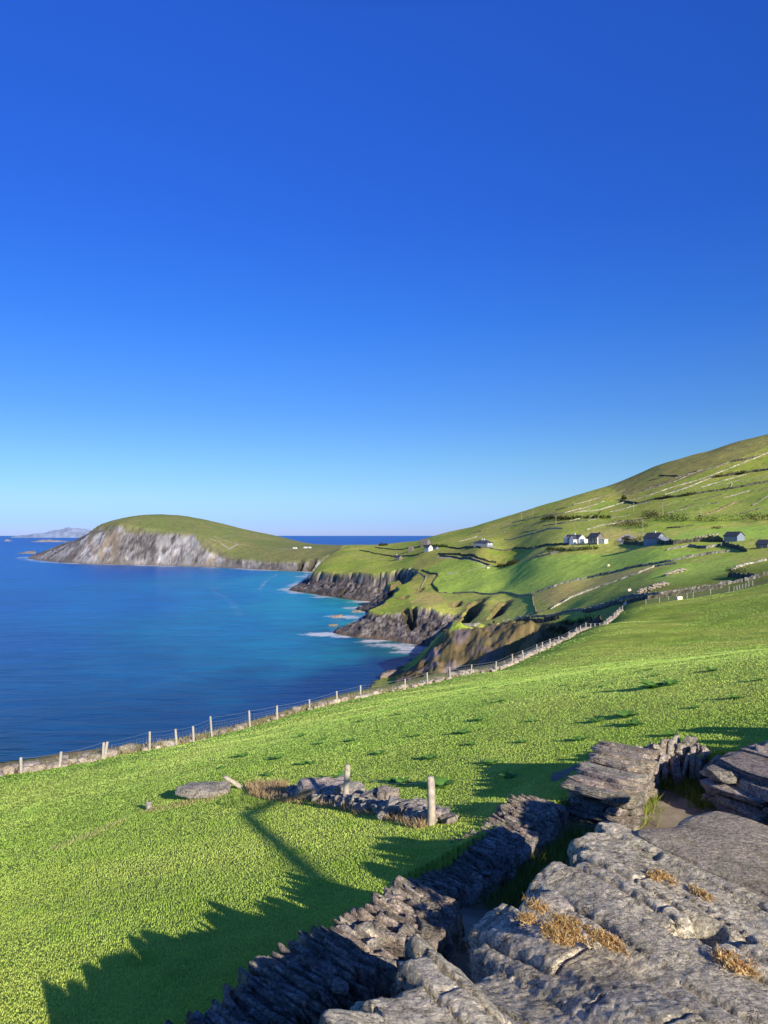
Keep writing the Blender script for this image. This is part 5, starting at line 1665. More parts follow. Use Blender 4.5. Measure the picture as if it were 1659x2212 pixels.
def prism(mb, poly, z0, z1, col=(.5, .5, .5)):
    n = len(poly)
    v = [(p[0], p[1], ZB + z0) for p in poly] + [(p[0], p[1], ZB + z1) for p in poly]
    mb.add(v, [tuple(range(n - 1, -1, -1)), tuple(range(n, 2 * n))] + [(i, (i + 1) % n, n + (i + 1) % n, n + i) for i in range(n)], col)


e3 = np.array([E2[0], E2[1], 0]); n3 = np.array([N2[0], N2[1], 0]); k3 = np.array([0, 0, 1.0])

# -- long wall beside the pasture, plates of slate set on edge
mb = MB()
rs = np.random.default_rng(21)
for s0, s1, na, nb_, ztop_ in ((.4, 5.02, 2.78, 3.30, -2.75), (5.5, 9.2, 3.56, 4.10, -3.45)):
    prism(mb, [sn(s0, na + .06), sn(s1 - .06, na + .06), sn(s1 - .06, nb_ - .06), sn(s0, nb_ - .06)], -5.2, ztop_ - .16, (.3, .3, .3))
    s = s0
    W_n = nb_ - na
    while s < s1:
        th_ = 0.016 + 0.028 * rs.random() ** 1.5
        zt = ztop_ + .035 * math.sin(s * 2.3) + .025 * math.sin(s * 5.1 + 1)
        lean = math.radians(16 + 7 * rs.standard_normal())
        for row, (fr, L, hh) in enumerate(((.80, .34, .22), (.50, .34, .20), (.22, .26, .30))):
            if rs.random() < (.2 if row == 1 else .06):
                continue
            L_ = L * (0.85 + .25 * rs.random()); h_ = hh * (0.75 + .35 * rs.random())
            sl = math.radians((16, 10, 0)[row] + (4, 6, 8)[row] * rs.standard_normal())
            x = n3 * math.cos(sl) + k3 * math.sin(sl) + .10 * rs.normal() * e3
            zn = e3 * math.cos(lean) + k3 * math.sin(lean) * (1 if rs.random() < .93 else -1)
            c = v3(sn(s + .03 * rs.normal(), na + W_n * fr + .04 * rs.normal()), zt - h_ * .48 + .008 * rs.normal() - (.03 if row == 2 else 0))
            stone(mb, c, (L_, h_, th_ * (1.1 + .4 * rs.random())), basis(x, zn), int(rs.integers(1, 99999)), 8, 12, .09, .02, .16, np.array((1.06, 1.0, .93)) * (1.3 if rs.random() < .2 else .95), .25, 1.0, 6)
        if rs.random() < .12:
            c = v3(sn(s, na + W_n * rs.random()), zt - .02 + .02 * rs.normal())
            stone(mb, c, (.07 + .15 * rs.random(), .06 + .08 * rs.random(), .03 + .04 * rs.random()), basis((rs.normal(), rs.normal(), .3 * rs.normal()), (rs.normal() * .5, rs.normal() * .5, 1)), int(rs.integers(1, 99999)), 6, 10, .12, .02, .25, (1.05, 1, .94), .3, 1.0, 6)
        s += th_ * 1.0
    # the faces
    for nn, zlo in ((na + .06, ztop_ - .55), (nb_ - .06, ztop_ - 1.6)):
        for zc in np.arange(zlo, ztop_ - .12, .13):
            s = s0
            while s < s1 - .05:
                w = .10 + .2 * rs.random()
                stone(mb, v3(sn(s + w / 2, nn + .02 * rs.normal()), zc), (w * 1.05, .2, .14), basis(e3 + .1 * rs.normal() * k3, k3), int(rs.integers(1, 99999)), 4, 6, .14, 0, .2, (1.0, .95, .9), .25)
                s += w
    for zc in np.arange(ztop_ - .9, ztop_ - .1, .10):           # squared far end
        n_ = na
        while n_ < nb_ - .05:
            w = .12 + .18 * rs.random()
            stone(mb, v3(sn(s1 - .05, n_ + w / 2), zc), (w, .22, .10), basis(n3 + .06 * rs.normal() * k3, k3), int(rs.integers(1, 99999)), 6, 10, .12, .02, .15, (1.05, 1, .93), .25, 1.0, 5)
            n_ += w
ob = mb.build('dry_stone_wall', M['wall'], None, True, v3(sn(5, 3.8), -5))
tag(ob, 'long dry stone wall of upright slates beside the pasture, mostly shadowed', 'stone wall')

# -- trodden path between the walls
path_poly = [sn(-1.5, 3.0), sn(4.9, 3.0), sn(6.2, 3.8), sn(9.4, 3.8), (2.6, 11.8), (3.4, 12.6), (5.0, 12.2), (5.2, 10.6), (6.2, 7.5), (6.0, 3.0), (2.0, -1.0), (-2.5, -1.0)]
gx_ = np.arange(-4.5, 6.6, .07); gy_ = np.arange(-1.2, 12.8, .07)
GX, GY = np.meshgrid(gx_, gy_, indexing='ij')
fx, fy = GX.ravel(), GY.ravel()
ins = inpoly(fx, fy, path_poly)
sp_ = fx * E2[0] + fy * E2[1]
pz = -3.76 + .66 * sstep(7.2, 4.6, sp_) + .035 * fbm(np.stack([fx, fy], 1) * 1.3, 4, 9) + .012 * fbm(np.stack([fx, fy], 1) * 7, 3, 19)
pc = mix(np.array([0.33, 0.255, 0.18])[None], np.array([0.44, 0.36, 0.27])[None], sstep(-.4, .4, fbm(np.stack([fx, fy], 1) * 2.2, 4, 29))[:, None])
ii, jj = np.meshgrid(np.arange(len(gx_) - 1), np.arange(len(gy_) - 1), indexing='ij')
q = np.stack([ii * len(gy_) + jj, (ii + 1) * len(gy_) + jj, (ii + 1) * len(gy_) + jj + 1, ii * len(gy_) + jj + 1], -1).reshape(-1, 4)
q = q[ins[q].all(1)]
used, inv = np.unique(q, return_inverse=True)
me = mesh_from('path', np.stack([fx, fy, pz + ZB], 1)[used], inv.reshape(-1, 4), np.full(len(q), 4), M['dirt'], True, pc[used])
tag(link('path', me), kind='structure')

# -- square pillar end beyond the wall
P_fl, P_fr, P_bl, P_br = np.array([2.41, 9.83]), np.array([2.98, 9.24]), np.array([3.48, 11.62]), np.array([4.0, 11.0])
mb = MB()
rs = np.random.default_rng(31)
ins_ = lambda a, b, t: a + (b - a) * t
ctr = (P_fl + P_fr + P_bl + P_br) / 4
shr = lambda p: ctr + (p - ctr) * .86
prism(mb, [shr(P_fl), shr(P_fr), shr(P_br), shr(P_bl)], -4.9, -3.32, (.3, .3, .3))
dF = (P_fr - P_fl) / np.linalg.norm(P_fr - P_fl); dS = (P_bl - P_fl) / np.linalg.norm(P_bl - P_fl)
f3 = np.array([*dF, 0]); s3 = np.array([*dS, 0])
zc = -4.9
while zc < -3.33:
    th_ = .05 + .07 * rs.random()
    for a, b, dr in ((P_fl, P_fr, f3), (P_fr, P_br, s3), (P_bl, P_fl, s3), (P_br, P_bl, f3)):
        L = np.linalg.norm(b - a); u = 0
        while u < L - .05:
            w = min(.18 + .4 * rs.random(), L - u + .05)
            c = ins_(a, b, (u + w / 2) / L)
            c = c + (ctr - c) / np.linalg.norm(ctr - c) * (.13 + .05 * rs.random())
            stone(mb, v3(c, zc + th_ / 2), (w, .30, th_ * 1.02), basis(dr + .05 * rs.normal() * k3, k3 + .06 * rs.normal() * f3), int(rs.integers(1, 99999)), 8, 10, .12, .03, .14, (1.0, .97, .92), .25, 1.0, 6)
            u += w
    zc += th_
for k in range(13):                                             # cap slabs lying across
    t = (k + .3) / 13
    c = (ins_(P_fl, P_bl, t) + ins_(P_fr, P_br, t)) / 2
    big = k < 3
    stone(mb, v3(c, -3.27 + .015 * rs.normal() + .005 * k), (.80 + .1 * rs.random(), .44 if big else .34, .11 if big else .08), basis(f3 + .10 * rs.normal() * s3, k3 + s3 * .22 + .04 * rs.normal() * f3), int(rs.integers(1, 99999)), 18, 6, .16, .03, .22,
          (1.25, 1.12, .98) if k == 1 else (1.1, 1.07, 1.0), .12)
ob = mb.build('stone_pillar', M['wall'], None, True, v3(ctr, -4))
tag(ob, 'squared dry stone wall end with flat capstones, left of the path opening', 'stone pillar')

# -- low wall of upright slates closing the path
mb = MB()
a, b = np.array([3.95, 11.62]), np.array([4.95, 11.38])
dr = (b - a) / np.linalg.norm(b - a); d3 = np.array([*dr, 0]); p3 = np.array([-dr[1], dr[0], 0])
prism(mb, [a - p3[:2] * .12, b - p3[:2] * .12, b + p3[:2] * .2, a + p3[:2] * .2], -4.6, -3.6, (.3, .3, .3))
rs = np.random.default_rng(33)
for k in range(13):
    c = ins_(a, b, (k + .5) / 13)
    for off, zt in ((-.16, -3.60), (.12, -3.47)):
        stone(mb, v3(c + p3[:2] * (off + .03 * rs.normal()) + dr * .02 * rs.normal(), zt + .05 * rs.normal()), (.44 + .1 * rs.random(), .22 + .12 * rs.random(), .07 + .05 * rs.random()), basis(k3 + .25 * rs.normal() * d3 + .2 * d3, d3 + .5 * rs.normal() * p3 - p3 * .4), int(rs.integers(1, 99999)), 9, 10, .12, .02, .25, (1.25, 1.2, 1.15), .25, 1.0, 7)
    stone(mb, v3(c + p3[:2] * .05 + dr * .03 * rs.normal(), -3.36 + .04 * rs.normal()), (.16, .12, .09), basis((rs.normal(), rs.normal(), .3), (.3, .3, 1)), int(rs.integers(1, 9999)), 7, 5, .16, 0, .3, (1.5, 1.45, 1.35), .25)
ob = mb.build('low_wall', M['wall'], None, True, v3(a, -3.8))
tag(ob, 'short low wall of upright pale slates at the end of the path', 'stone wall')

# -- massive coursed wall at the right
mb = MB()
rs = np.random.default_rng(41)
RL = np.array([4.42, 10.05])
rd = np.array([.42, -.91]); td = np.array([.955, .30]); r3 = np.array([*rd, 0]); t3 = np.array([*td, 0])


def rt(r, t):
    return RL + rd * r + td * t


prism(mb, [rt(-.05, .18), rt(3.2, .18), rt(3.2, 3.2), rt(-.05, 3.2)], -4.9, -3.2, (.3, .3, .3))
prism(mb, [rt(.0, .9), rt(3.2, .7), rt(3.2, 3.2), rt(.0, 3.2)], -3.3, -2.85, (.3, .3, .3))
zc = -4.85
k = 0
while zc < -3.1:
    th_ = .07 + .09 * rs.random()
    over = -.06 + .14 * max(0, zc + 3.75) / .6 * 1.6
    r = -.15
    while r < 3.2:
        w = .30 + .75 * rs.random()
        c = rt(r + w / 2, .22 - over + .07 * rs.normal())
        stone(mb, v3(c, zc + th_ / 2), (w * 1.02, .55, th_ * .98), basis(r3 + .03 * rs.normal() * k3, k3 + .10 * rs.normal() * t3), int(rs.integers(1, 99999)), 12, 10, .11, .04, .12, (.95, .93, .93), .25, 1.0, 7)
        r += w
    t = 0.1
    while t < 3.0:                                              # far end face and near end face
        w = .3 + .6 * rs.random()
        for rr in (-.02, 3.1):
            stone(mb, v3(rt(rr + .05 * rs.normal(), t + w / 2), zc + th_ / 2), (w, .5, th_ * .98), basis(t3, k3), int(rs.integers(1, 99999)), 6, 6, .15, .03, .14, (.95, .93, .93), .25)
        t += w
    zc += th_
for lay in range(7):                                            # broad slabs stepping back and up, layer on layer
    t0 = (.0, .0, .55, 1.0, 1.45, 1.95, 2.4)[lay]
    z = (-3.13, -3.02, -2.94, -2.87, -2.80, -2.73, -2.66)[lay]
    r = -.12 + .12 * rs.random()
    while r < 2.6:
        L = 1.0 + .9 * rs.random()
        W_ = 1.15 + .5 * rs.random()
        tone = np.array((1.05, 1.03, 1.0)) * (1 + .14 * rs.normal()) * (np.array((1.08, .98, .93)) if rs.random() < .3 else 1)
        stone(mb, v3(rt(r + L / 2, t0 + W_ / 2 - .08 + .08 * rs.normal()), z + .012 * rs.normal()), (L * 1.03, W_, .125), basis(r3 + .05 * rs.normal() * t3, k3 - t3 * .10 + .025 * rs.normal() * r3), int(rs.integers(1, 99999)), 26, 16, .075, .05, .15, tone, .06, 1.6, 5)
        r += L * .97
for k in range(40):                                             # broken edges of slates between the big slabs
    t = .75 + 2.3 * rs.random(); r = .05 + 1.4 * rs.random()
    stone(mb, v3(rt(r, t), -3.00 + (t - .4) * .205 + .03 * rs.normal()), (.5 + .4 * rs.random(), .2 + .15 * rs.random(), .05 + .04 * rs.random()), basis(r3 + .5 * rs.normal() * t3 + .15 * rs.normal() * k3, k3 - .5 * t3 + .2 * rs.normal() * r3), int(rs.integers(1, 99999)), 9, 10, .11, .03, .22, (1.05, 1, 1), .3, 1.0, 7)
ob = mb.build('coursed_stone_wall', M['wall'], None, True, v3(RL, -4))
tag(ob, 'massive coursed slate wall at the right edge, right of the path opening', 'stone wall')

# -- the broad wall top in the foreground: slate planks laid across
LW = np.array([.46, -.888]); MW = np.array([.888, .46])
l3 = np.array([*LW, 0]); m3 = np.array([*MW, 0])
EDGE_TOP = [(150, 3500), (430, 2760), (640, 2420), (781, 2225), (845, 2160), (899, 2112), (972, 2022), (1039, 1967), (1100, 1930), (1149, 1893), (1219, 1877), (1249, 1837), (1304, 1787)]
ZS = -2.32
et = [at_z(px, py, ZS)[:2] for px, py in EDGE_TOP]
em = np.array([p @ MW for p in et]); el = np.array([p @ LW for p in et])
rs = np.random.default_rng(51)
rows = [em[0] - .1]
while rows[-1] < em[-1] + .10:
    rows.append(rows[-1] + .09 + .26 * rs.random() ** 1.3)
rows = np.array(rows); nrow = len(rows)
r_off = .011 * rs.standard_normal(nrow); r_tilt = .06 * rs.standard_normal(nrow) - .03
mids = rows + .12
rise_of = lambda m: .16 * sstep(1.6, .9, m) + .10 * sstep(.95, .2, m) + .24 * sstep(2.3, 1.85, m) - .38 * sstep(2.0, 2.6, m) * sstep(3.6, 2.7, m)  # near end raised, partly out of view, for the shadow it casts
r_rise = rise_of(mids)
r_l0 = np.interp(mids, em, el) * (1 - .35 * r_rise / ZS * -1) + np.where(mids < 2.3, .03, .085) * rs.standard_normal(nrow) - .05
gm = np.arange(rows[0], rows[-1], .0125); gl = np.arange(r_l0.min() - .1, r_l0.max() + 2.6, .015)
GMm, GLl = np.meshgrid(gm, gl, indexing='ij')
fm, fl = GMm.ravel(), GLl.ravel()
PL = np.stack([fl, fm], 1)
PR = PL @ np.array([[.79, .61], [-.61, .79]])
mw = fm + .06 * fbm(PL * np.array([.8, .6]) + 3, 1, 11) + .02 * fbm(PR * 2.1, 1, 13)
kr = np.clip(np.searchsorted(rows, mw, side='right') - 1, 0, nrow - 2)
wr = rows[kr + 1] - rows[kr]
u = (mw - rows[kr]) / wr
dm = np.minimum(u, 1 - u) * wr
jag = .07 * fbm(np.stack([fm * 7, kr * 3.3], 1), 3, 37) + .02 * fbm(PR * 16, 2, 39)
jag = jag * (.3 + .7 * sstep(2.2, 2.7, fm))
dl = fl - (r_l0[kr] + jag)


def plank(k):
    """height of the plank k over the base plane, its lengths stepping a little at each break"""
    pitch = 0.75 + .5 * np.abs(np.sin(k * 4.1))
    sp = (fl + 10 + 3.7 * np.sin(k * 12.9898)) / pitch
    kk2 = np.floor(sp); fr = sp - kk2
    ha = lambda q: (np.sin(k * 78.233 + q * 37.719) * 43758.5453) % 1.0
    hb2 = (np.sin(k * 12.233 + kk2 * 91.719) * 23758.5453) % 1.0
    a = mix(ha(kk2), .5 * (ha(kk2) + ha(kk2 + 1)), sstep(1 - .03 / pitch, 1, fr))
    a = mix(a, .5 * (ha(kk2) + ha(kk2 - 1)), sstep(.03 / pitch, 0, fr))
    d = fl - r_l0[k]
    rc = rise_of(mw)
    rise = rc * np.where(rc > 0, np.clip(1.6 - d / 1.2, 0, 1), np.clip(1 - d / 1.7, 0, 1))
    return r_off[k] + .022 * (a - .5) + rise + r_tilt[k] * np.clip((mw - rows[k]) / (rows[k + 1] - rows[k]) - .5, -.6, .6) * (rows[k + 1] - rows[k]), np.minimum(fr, 1 - fr) * pitch, hb2, ha(kk2)


za, du, h02, h01 = plank(kr)
kn = np.clip(np.where(u < .5, kr - 1, kr + 1), 0, nrow - 2)
zn_, _, _, h01n = plank(kn)
wb = .5 * sstep(.035, 0, dm)
zz = ZS + mix(za, zn_, wb)
h01 = mix(h01, h01n, wb)
pres = sstep(-.45, .25, fbm(np.stack([fl * 1.3, kr * 7.7], 1), 3, 15))
pres = sstep(.25, .9, pres)
zz -= .055 * np.exp(-(dm / .014) ** 2) * pres
zz -= .03 * np.exp(-(du / .013) ** 2) * (h02 > .6)
zz += (.012 + .02 * sstep(2.1, 2.8, fm)) * fbm(PL * np.array([.9, 1.4]), 3, 21) + .012 * fbm(PL * np.array([1.4, 6.0]), 4, 23) + .009 * np.abs(fbm(PL @ np.array([[.97, .24], [-.24, .97]]) * np.array([4.0, 8.0]), 4, 24)) + .004 * fbm(PR * 13.0, 3, 25) + .0045 * fbm(PR * 40.0, 2, 27)
lay = PL @ np.array([.16, 1.0]) * 11 + 2.2 * fbm(PL * 1.6, 3, 33)
zz += .007 * (sstep(.15, .85, lay - np.floor(lay)) - (lay - np.floor(lay)))
hole = np.maximum(0, fbm(PL * 1.9 + 40, 3, 35) - .46)
zz -= .5 * hole
zz -= .10 * np.clip(1 - dl / .07, 0, 1) ** 2
keep = dl > 0
n1g, n2g = len(gm), len(gl)
ii, jj = np.meshgrid(np.arange(n1g - 1), np.arange(n2g - 1), indexing='ij')
q = np.stack([ii * n2g + jj, (ii + 1) * n2g + jj, (ii + 1) * n2g + jj + 1, ii * n2g + jj + 1], -1).reshape(-1, 4)
q = q[keep[q].all(1)]
used, inv = np.unique(q, return_inverse=True)
q = inv.reshape(-1, 4)
XY = np.outer(fl[used], LW) + np.outer(fm[used], MW)
VT = np.column_stack([XY, ZB + zz[used]])
VT[:, :2] += (.012 * fbm(np.stack([PL[used][:, 0] * 14, PL[used][:, 1] * 14], 1), 2, 43))[:, None] * MW
tone_ = 1 + .22 * (h01[used] - .5) + .10 * fbm(PL[used] * 1.2, 3, 45)
tone_ *= 1 - .55 * np.exp(-(dm[used] / .012) ** 2) * pres[used]
cc = np.outer(tone_, [1.04, 1.02, .98])
q = q[:, ::-1] if np.cross(VT[q[0, 1]] - VT[q[0, 0]], VT[q[0, 3]] - VT[q[0, 0]])[2] < 0 else q
ed = np.concatenate([q[:, [0, 1]], q[:, [1, 2]], q[:, [2, 3]], q[:, [3, 0]]])
key = np.sort(ed, 1); key = key[:, 0].astype(np.int64) * len(VT) + key[:, 1]
_, idx, cnt = np.unique(key, return_index=True, return_counts=True)
be = ed[idx[cnt == 1]]
mb = MB()
mb.addq(VT, q, cc)
bv = np.unique(be)
remap = np.full(len(VT), -1); remap[bv] = np.arange(len(bv))
lv = [VT[bv]]
for li_, dep in enumerate((.02, .05, .08, .12, .16, .21, .27, .34, .42)):
    vv = VT[bv] - np.array([0, 0, dep])
    inn = .035 * fbm(vv * np.array([2.2, 2.2, 11]) + li_ * 1.7, 3, 47) + .010 + dep * .16 + .022 * (((li_ * .618) % 1) - .5) + .03 * fbm(np.column_stack([vv[:, :2] * 1.1, np.full(len(vv), li_ * 3.7)]), 2, 49)
    vv[:, :2] += inn[:, None] * LW
    lv.append(vv)
SV = np.vstack(lv); nb = len(bv)
fq_ = []
for a_ in range(len(lv) - 1):
    e0, e1 = remap[be[:, 0]], remap[be[:, 1]]
    fq_.append(np.stack([e1 + a_ * nb, e0 + a_ * nb, e0 + (a_ + 1) * nb, e1 + (a_ + 1) * nb], 1))
lt_ = 1 + .35 * fbm(SV * np.array([2.5, 2.5, 16]), 3, 53)
mb.addq(SV, np.vstack(fq_), np.outer(lt_ * .85, (.97, .94, .9)))
lowpoly = [tuple(MW * em[i] + LW * (el[i] + (1.3 if 2.0 < em[i] < 3.4 else .30))) for i in range(len(em))] + [(3.3, 5.4), (3.6, 2.0), (1.2, -.6), (-.6, .2)]
prism(mb, lowpoly, -4.9, ZS - .30, (.3, .3, .3))
# courses of the hidden side toward the path
for i in range(len(et) - 1):
    a, b = np.array(et[i]), np.array(et[i + 1])
    L = np.linalg.norm(b - a)
    dr = (b - a) / L
    nn = np.array([-dr[1], dr[0]])
    zc = -3.95
    lowside = 2.0 < .5 * (em[i] + em[i + 1]) < 3.3
    while zc < ZS - (.22 if not lowside else .62):
        th_ = .09 + .07 * rs.random()
        u = 0
        while u < L:
            w = .2 + .35 * rs.random()
            c = a + dr * min(u + w / 2, L) + np.array(LW) * .17
            stone(mb, v3(c, zc + th_ / 2), (w * 1.03, .3, th_), basis(np.array([*dr, 0]), k3), int(rs.integers(1, 99999)), 5, 6, .14, 0, .16, (.9, .9, .9), .25)
            u += w
        zc += th_
ob = mb.build('stone_wall_top', M['slate'], None, True, v3((1.5, 3.6), -4))
tag(ob, 'broad lichen-covered wall top of long slate planks filling the lower right corner', 'stone wall')

# flat capping slab lying across the far end of that wall
mb = MB()
lp = np.array([.53, -.85]); pp_ = np.array([.85, .53])
A0 = at_z(1352, 1792, ZS + .03)[:2]
c = A0 + lp * 1.32 + pp_ * .50
stone(mb, (0, 0, 0), (2.7, 1.12, .17), np.eye(3), 77, 40, 8, .045, .01, .12, (1.12, 1.05, .95), .02, .8)
ob = mb.build('capstone', M['lintel'], None, True)
R3 = basis(np.array([*lp, .0]), k3 + .02 * np.array([*pp_, 0]))
ob.matrix_world = Matrix.Translation(Vector(v3(c, ZS - .045))) @ Matrix(R3.tolist()).to_4x4()
tag(ob, 'broad smooth brownish capstone beyond the lichen-covered planks', 'capstone')
# loose stones between the wall top and the path
for k, (px, py, z, s, lab) in enumerate(((895, 2098, -2.80, .16, 'jagged loose slate at the corner of the wall top beside the sunlit path'), (868, 2140, -2.95, .16, 'rounded grey stone lying at the near end of the sunlit path'), (818, 2204, -2.62, .20, 'blunt grey stone at the bottom edge, left end of the wall top'))):
    p = at_z(px, py, z)
    mb = MB(); stone(mb, (0, 0, 0), (s * 1.5, s, s * .8), basis((.6, -.7, .2), (.2, .1, 1)), 200 + k, 16, 4, .13, .03, .3, (1, 1, 1))
    ob = mb.build('loose_stone', M['slate'], None, True); ob.location = p
    tag(ob, lab, 'stone')

# ------------------------------------------------------------------ tumbled boulders, posts and dry grass in the pasture
RUIN = [(693, 1722, 118, 38, 'largest pale grey boulder, sloping, at the left of the tumbled row below the fence posts'), (757, 1726, 66, 36, 'rounded boulder behind the taller standing post'), (799, 1737, 42, 30, 'round boulder just right of the taller standing post'),
        (835, 1735, 56, 34, 'tilted flat boulder in the middle of the tumbled row'), (862, 1757, 72, 30, 'low wedge-shaped boulder left of the shorter standing post'), (905, 1746, 40, 22, 'small boulder behind the shorter standing post'),
        (913, 1765, 26, 20, 'dark small stone at the foot of the shorter standing post'), (955, 1768, 40, 26, 'grey stone right of the shorter standing post, by the shadowed wall'), (440, 1722, 118, 34, 'long flat grey slab left of the leaning post'),
        (322, 1751, 16, 22, 'little upright stone alone in the grass'), (735, 1700, 50, 22, 'flat stone on top of the largest boulder, left of the taller post'), (640, 1718, 40, 18, 'dark stone at the tip of the long thin shadow')]
for k, (px, py, w, h, lab) in enumerate(RUIN):
    p = hit(px, py, 9)
    W_ = w / F * p[1] * .95; H_ = h / F * p[1] * 1.08
    mb = MB()
    up = k3 + .35 * np.array([math.sin(k * 2.3), -.7, 0])
    if 'upright' in lab:
        stone(mb, (0, 0, H_ * .4), (W_ * .8, W_ * .5, H_ * .85), basis((1, .2, 0), (.25, 0, 1)), 300 + k, 12, 8, .12, .02, .2, (.9, .92, .98), .1, 1, 6)
    else:
        stone(mb, (0, 0, H_ * .42), (W_ * 1.02, max(W_ * .55, H_ * .9), H_ * (1.0 if 'slab' not in lab else .55)), basis((1, -.25 if k < 9 else .75, .08 * math.sin(k) if 'slab' not in lab else .12), up if 'slab' not in lab else k3), 300 + k, 22, 8, .11, .02, .22, (1.15, 1.13, 1.1), .15, 1.2, 9)
    ob = mb.build('boulder', M['wall'], None, True); ob.location = p
    tag(ob, lab, 'boulder', 'tumbled boulders in the pasture')


mb = MB()
rs = np.random.default_rng(91)
wl_ = resample([hit(px, py, 4)[:2] for px, py in ((630, 1722), (700, 1726), (760, 1740), (830, 1752), (900, 1766), (965, 1778))], .05)
o = np.array([*wl_[len(wl_) // 2], ground(*wl_[len(wl_) // 2])])
for q_ in wl_:
    for _ in range(2):
        s_ = .05 + .08 * rs.random() ** 1.5
        x_, y_ = q_ + rs.normal(0, .09, 2)
        stone(mb, np.array([x_, y_, ground(x_, y_) + .02 + .10 * rs.random()]) - o, (s_ * 2.2, s_ * 1.5, s_ * 1.0), basis((1, .6 * rs.normal(), .2 * rs.normal()), (.3 * rs.normal(), .3 * rs.normal(), 1)), int(rs.integers(1, 9999)), 6, 9, .12, .02, .2, (1.1, 1.08, 1.05), .25, 1.0, 6)
ob = mb.build('ruined_wall', M['wall'], None, True); ob.location = o
tag(ob, 'low remnant wall of small broken stones running between the two standing posts', 'stone wall')


def lone_post(px, pb_, pt, label, r=.085, dz=None, h=None):
    p = hit(px, pb_, 9)
    h = (pb_ - pt) / F * p[1] if h is None else h
    me = post_mesh(int(px), 1.0, r)
    me.materials.clear(); me.materials.append(M['wood'])
    ob = link('fence_post', me, None, p)
    ob.scale = (1, 1, h)
    if dz is not None:
        ob.rotation_euler = dz
    tag(ob, label, 'fence post')
    return p, h


pA = lone_post(745, 1738, 1653, 'taller weathered post standing upright in the middle of the tumbled boulders', .052, (0.02, math.radians(4), 0))
pB = lone_post(931, 1782, 1680, 'weathered post standing where the boulders meet the shadowed wall', .055, (0, math.radians(-1), 0))
pC = lone_post(522, 1703, 1673, 'short post leaning far over to the left by the dry grass mound', .055, (math.radians(-8), math.radians(-56), .2), .5)
mb = MB()
for f in (.9, .55):
    a = pA[0] + np.array([0, 0, pA[1] * f]); b = pB[0] + np.array([0, 0, pB[1] * f])
    for j in range(8):
        sg = lambda u: np.array([0, 0, -.12 * 4 * u * (1 - u)])
        mb.tube(a + (b - a) * j / 8 + sg(j / 8), a + (b - a) * (j + 1) / 8 + sg((j + 1) / 8), .0025, None, 4, (1, 1, 1), False)
ob = mb.build('fence_wire', M['wire'])
tag(ob, 'two slack wires strung between the two weathered standing posts', 'wire')

# ------------------------------------------------------------------ grass
NOGRASS = [tuple(sn(-2.0, 3.24)), tuple(sn(5.0, 3.24)), tuple(sn(6.0, 4.04)), tuple(sn(9.35, 4.06)), tuple(P_fl), tuple(P_bl), (4.1, 12.0), (5.0, 11.75), (4.5, 11.2), (7.5, 12.2), (14, 10), (14, -3), (0, -5), (-6, -5)]


def blades(name, x, y, z, h, w, cols, lean=.5, kind=True, label=None, rs=None):
    n = len(x)
    a = rs.random(n) * 2 * math.pi
    d = np.stack([np.cos(a), np.sin(a)], 1)
    l = rs.random(n) * 2 * math.pi
    ll = (lean * h * rs.random(n))
    tip = np.stack([np.cos(l) * ll, np.sin(l) * ll], 1)
    V = np.zeros((n, 3, 3), dtype=np.float32)
    V[:, 0, 0] = x - d[:, 0] * w; V[:, 0, 1] = y - d[:, 1] * w; V[:, 0, 2] = z - .01
    V[:, 1, 0] = x + d[:, 0] * w; V[:, 1, 1] = y + d[:, 1] * w; V[:, 1, 2] = z - .01
    V[:, 2, 0] = x + tip[:, 0]; V[:, 2, 1] = y + tip[:, 1]; V[:, 2, 2] = z + h
    c = np.repeat(cols, 3, axis=0)
    me = mesh_from(name, V.reshape(-1, 3), np.arange(3 * n), np.full(n, 3), M['blade'], False, c)
    o = link(name, me)
    tag(o, label, 'grass', None, 'stuff')
    return o


G_A = np.array([0.53, 0.69, 0.135]); G_B = np.array([0.64, 0.77, 0.16]); G_C = np.array([0.40, 0.58, 0.085]); G_D = np.array([0.58, 0.50, 0.20])
rs = np.random.default_rng(61)
n = 950000
tt = rs.uniform(-math.radians(34), math.radians(42), n)
r = np.exp(rs.uniform(math.log(3.4), math.log(172), n))
x, y = r * np.sin(tt), r * np.cos(tt)
m = inpoly(x, y, FIELD) & ~inpoly(x, y, NOGRASS) & (rs.random(n) > .45 * sstep(45, 90, r))
x, y, r = x[m], y[m], r[m]
z = terrain(x, y, True)[0] if False else (upsample(land, *[g.ravel() for g in np.meshgrid(np.linspace(-44, 60, 2), np.linspace(0, 80, 2), indexing='ij')], 2, 2, 1)[0][:1].repeat(len(x)) if False else None)
# height of the turf under every blade, read from a fine table
tx = np.linspace(-45, 45, 361); ty = np.linspace(3, 80, 309)
TX, TY = np.meshgrid(tx, ty, indexing='ij')
TZ = terrain(TX.ravel(), TY.ravel(), True)[0].reshape(TX.shape)


def turf(x, y):
    fx_ = np.clip((x - tx[0]) / (tx[1] - tx[0]), 0, len(tx) - 1.001); fy_ = np.clip((y - ty[0]) / (ty[1] - ty[0]), 0, len(ty) - 1.001)
    i = fx_.astype(int); j = fy_.astype(int); a = fx_ - i; b = fy_ - j
    return (TZ[i, j] * (1 - a) + TZ[i + 1, j] * a) * (1 - b) + (TZ[i, j + 1] * (1 - a) + TZ[i + 1, j + 1] * a) * b


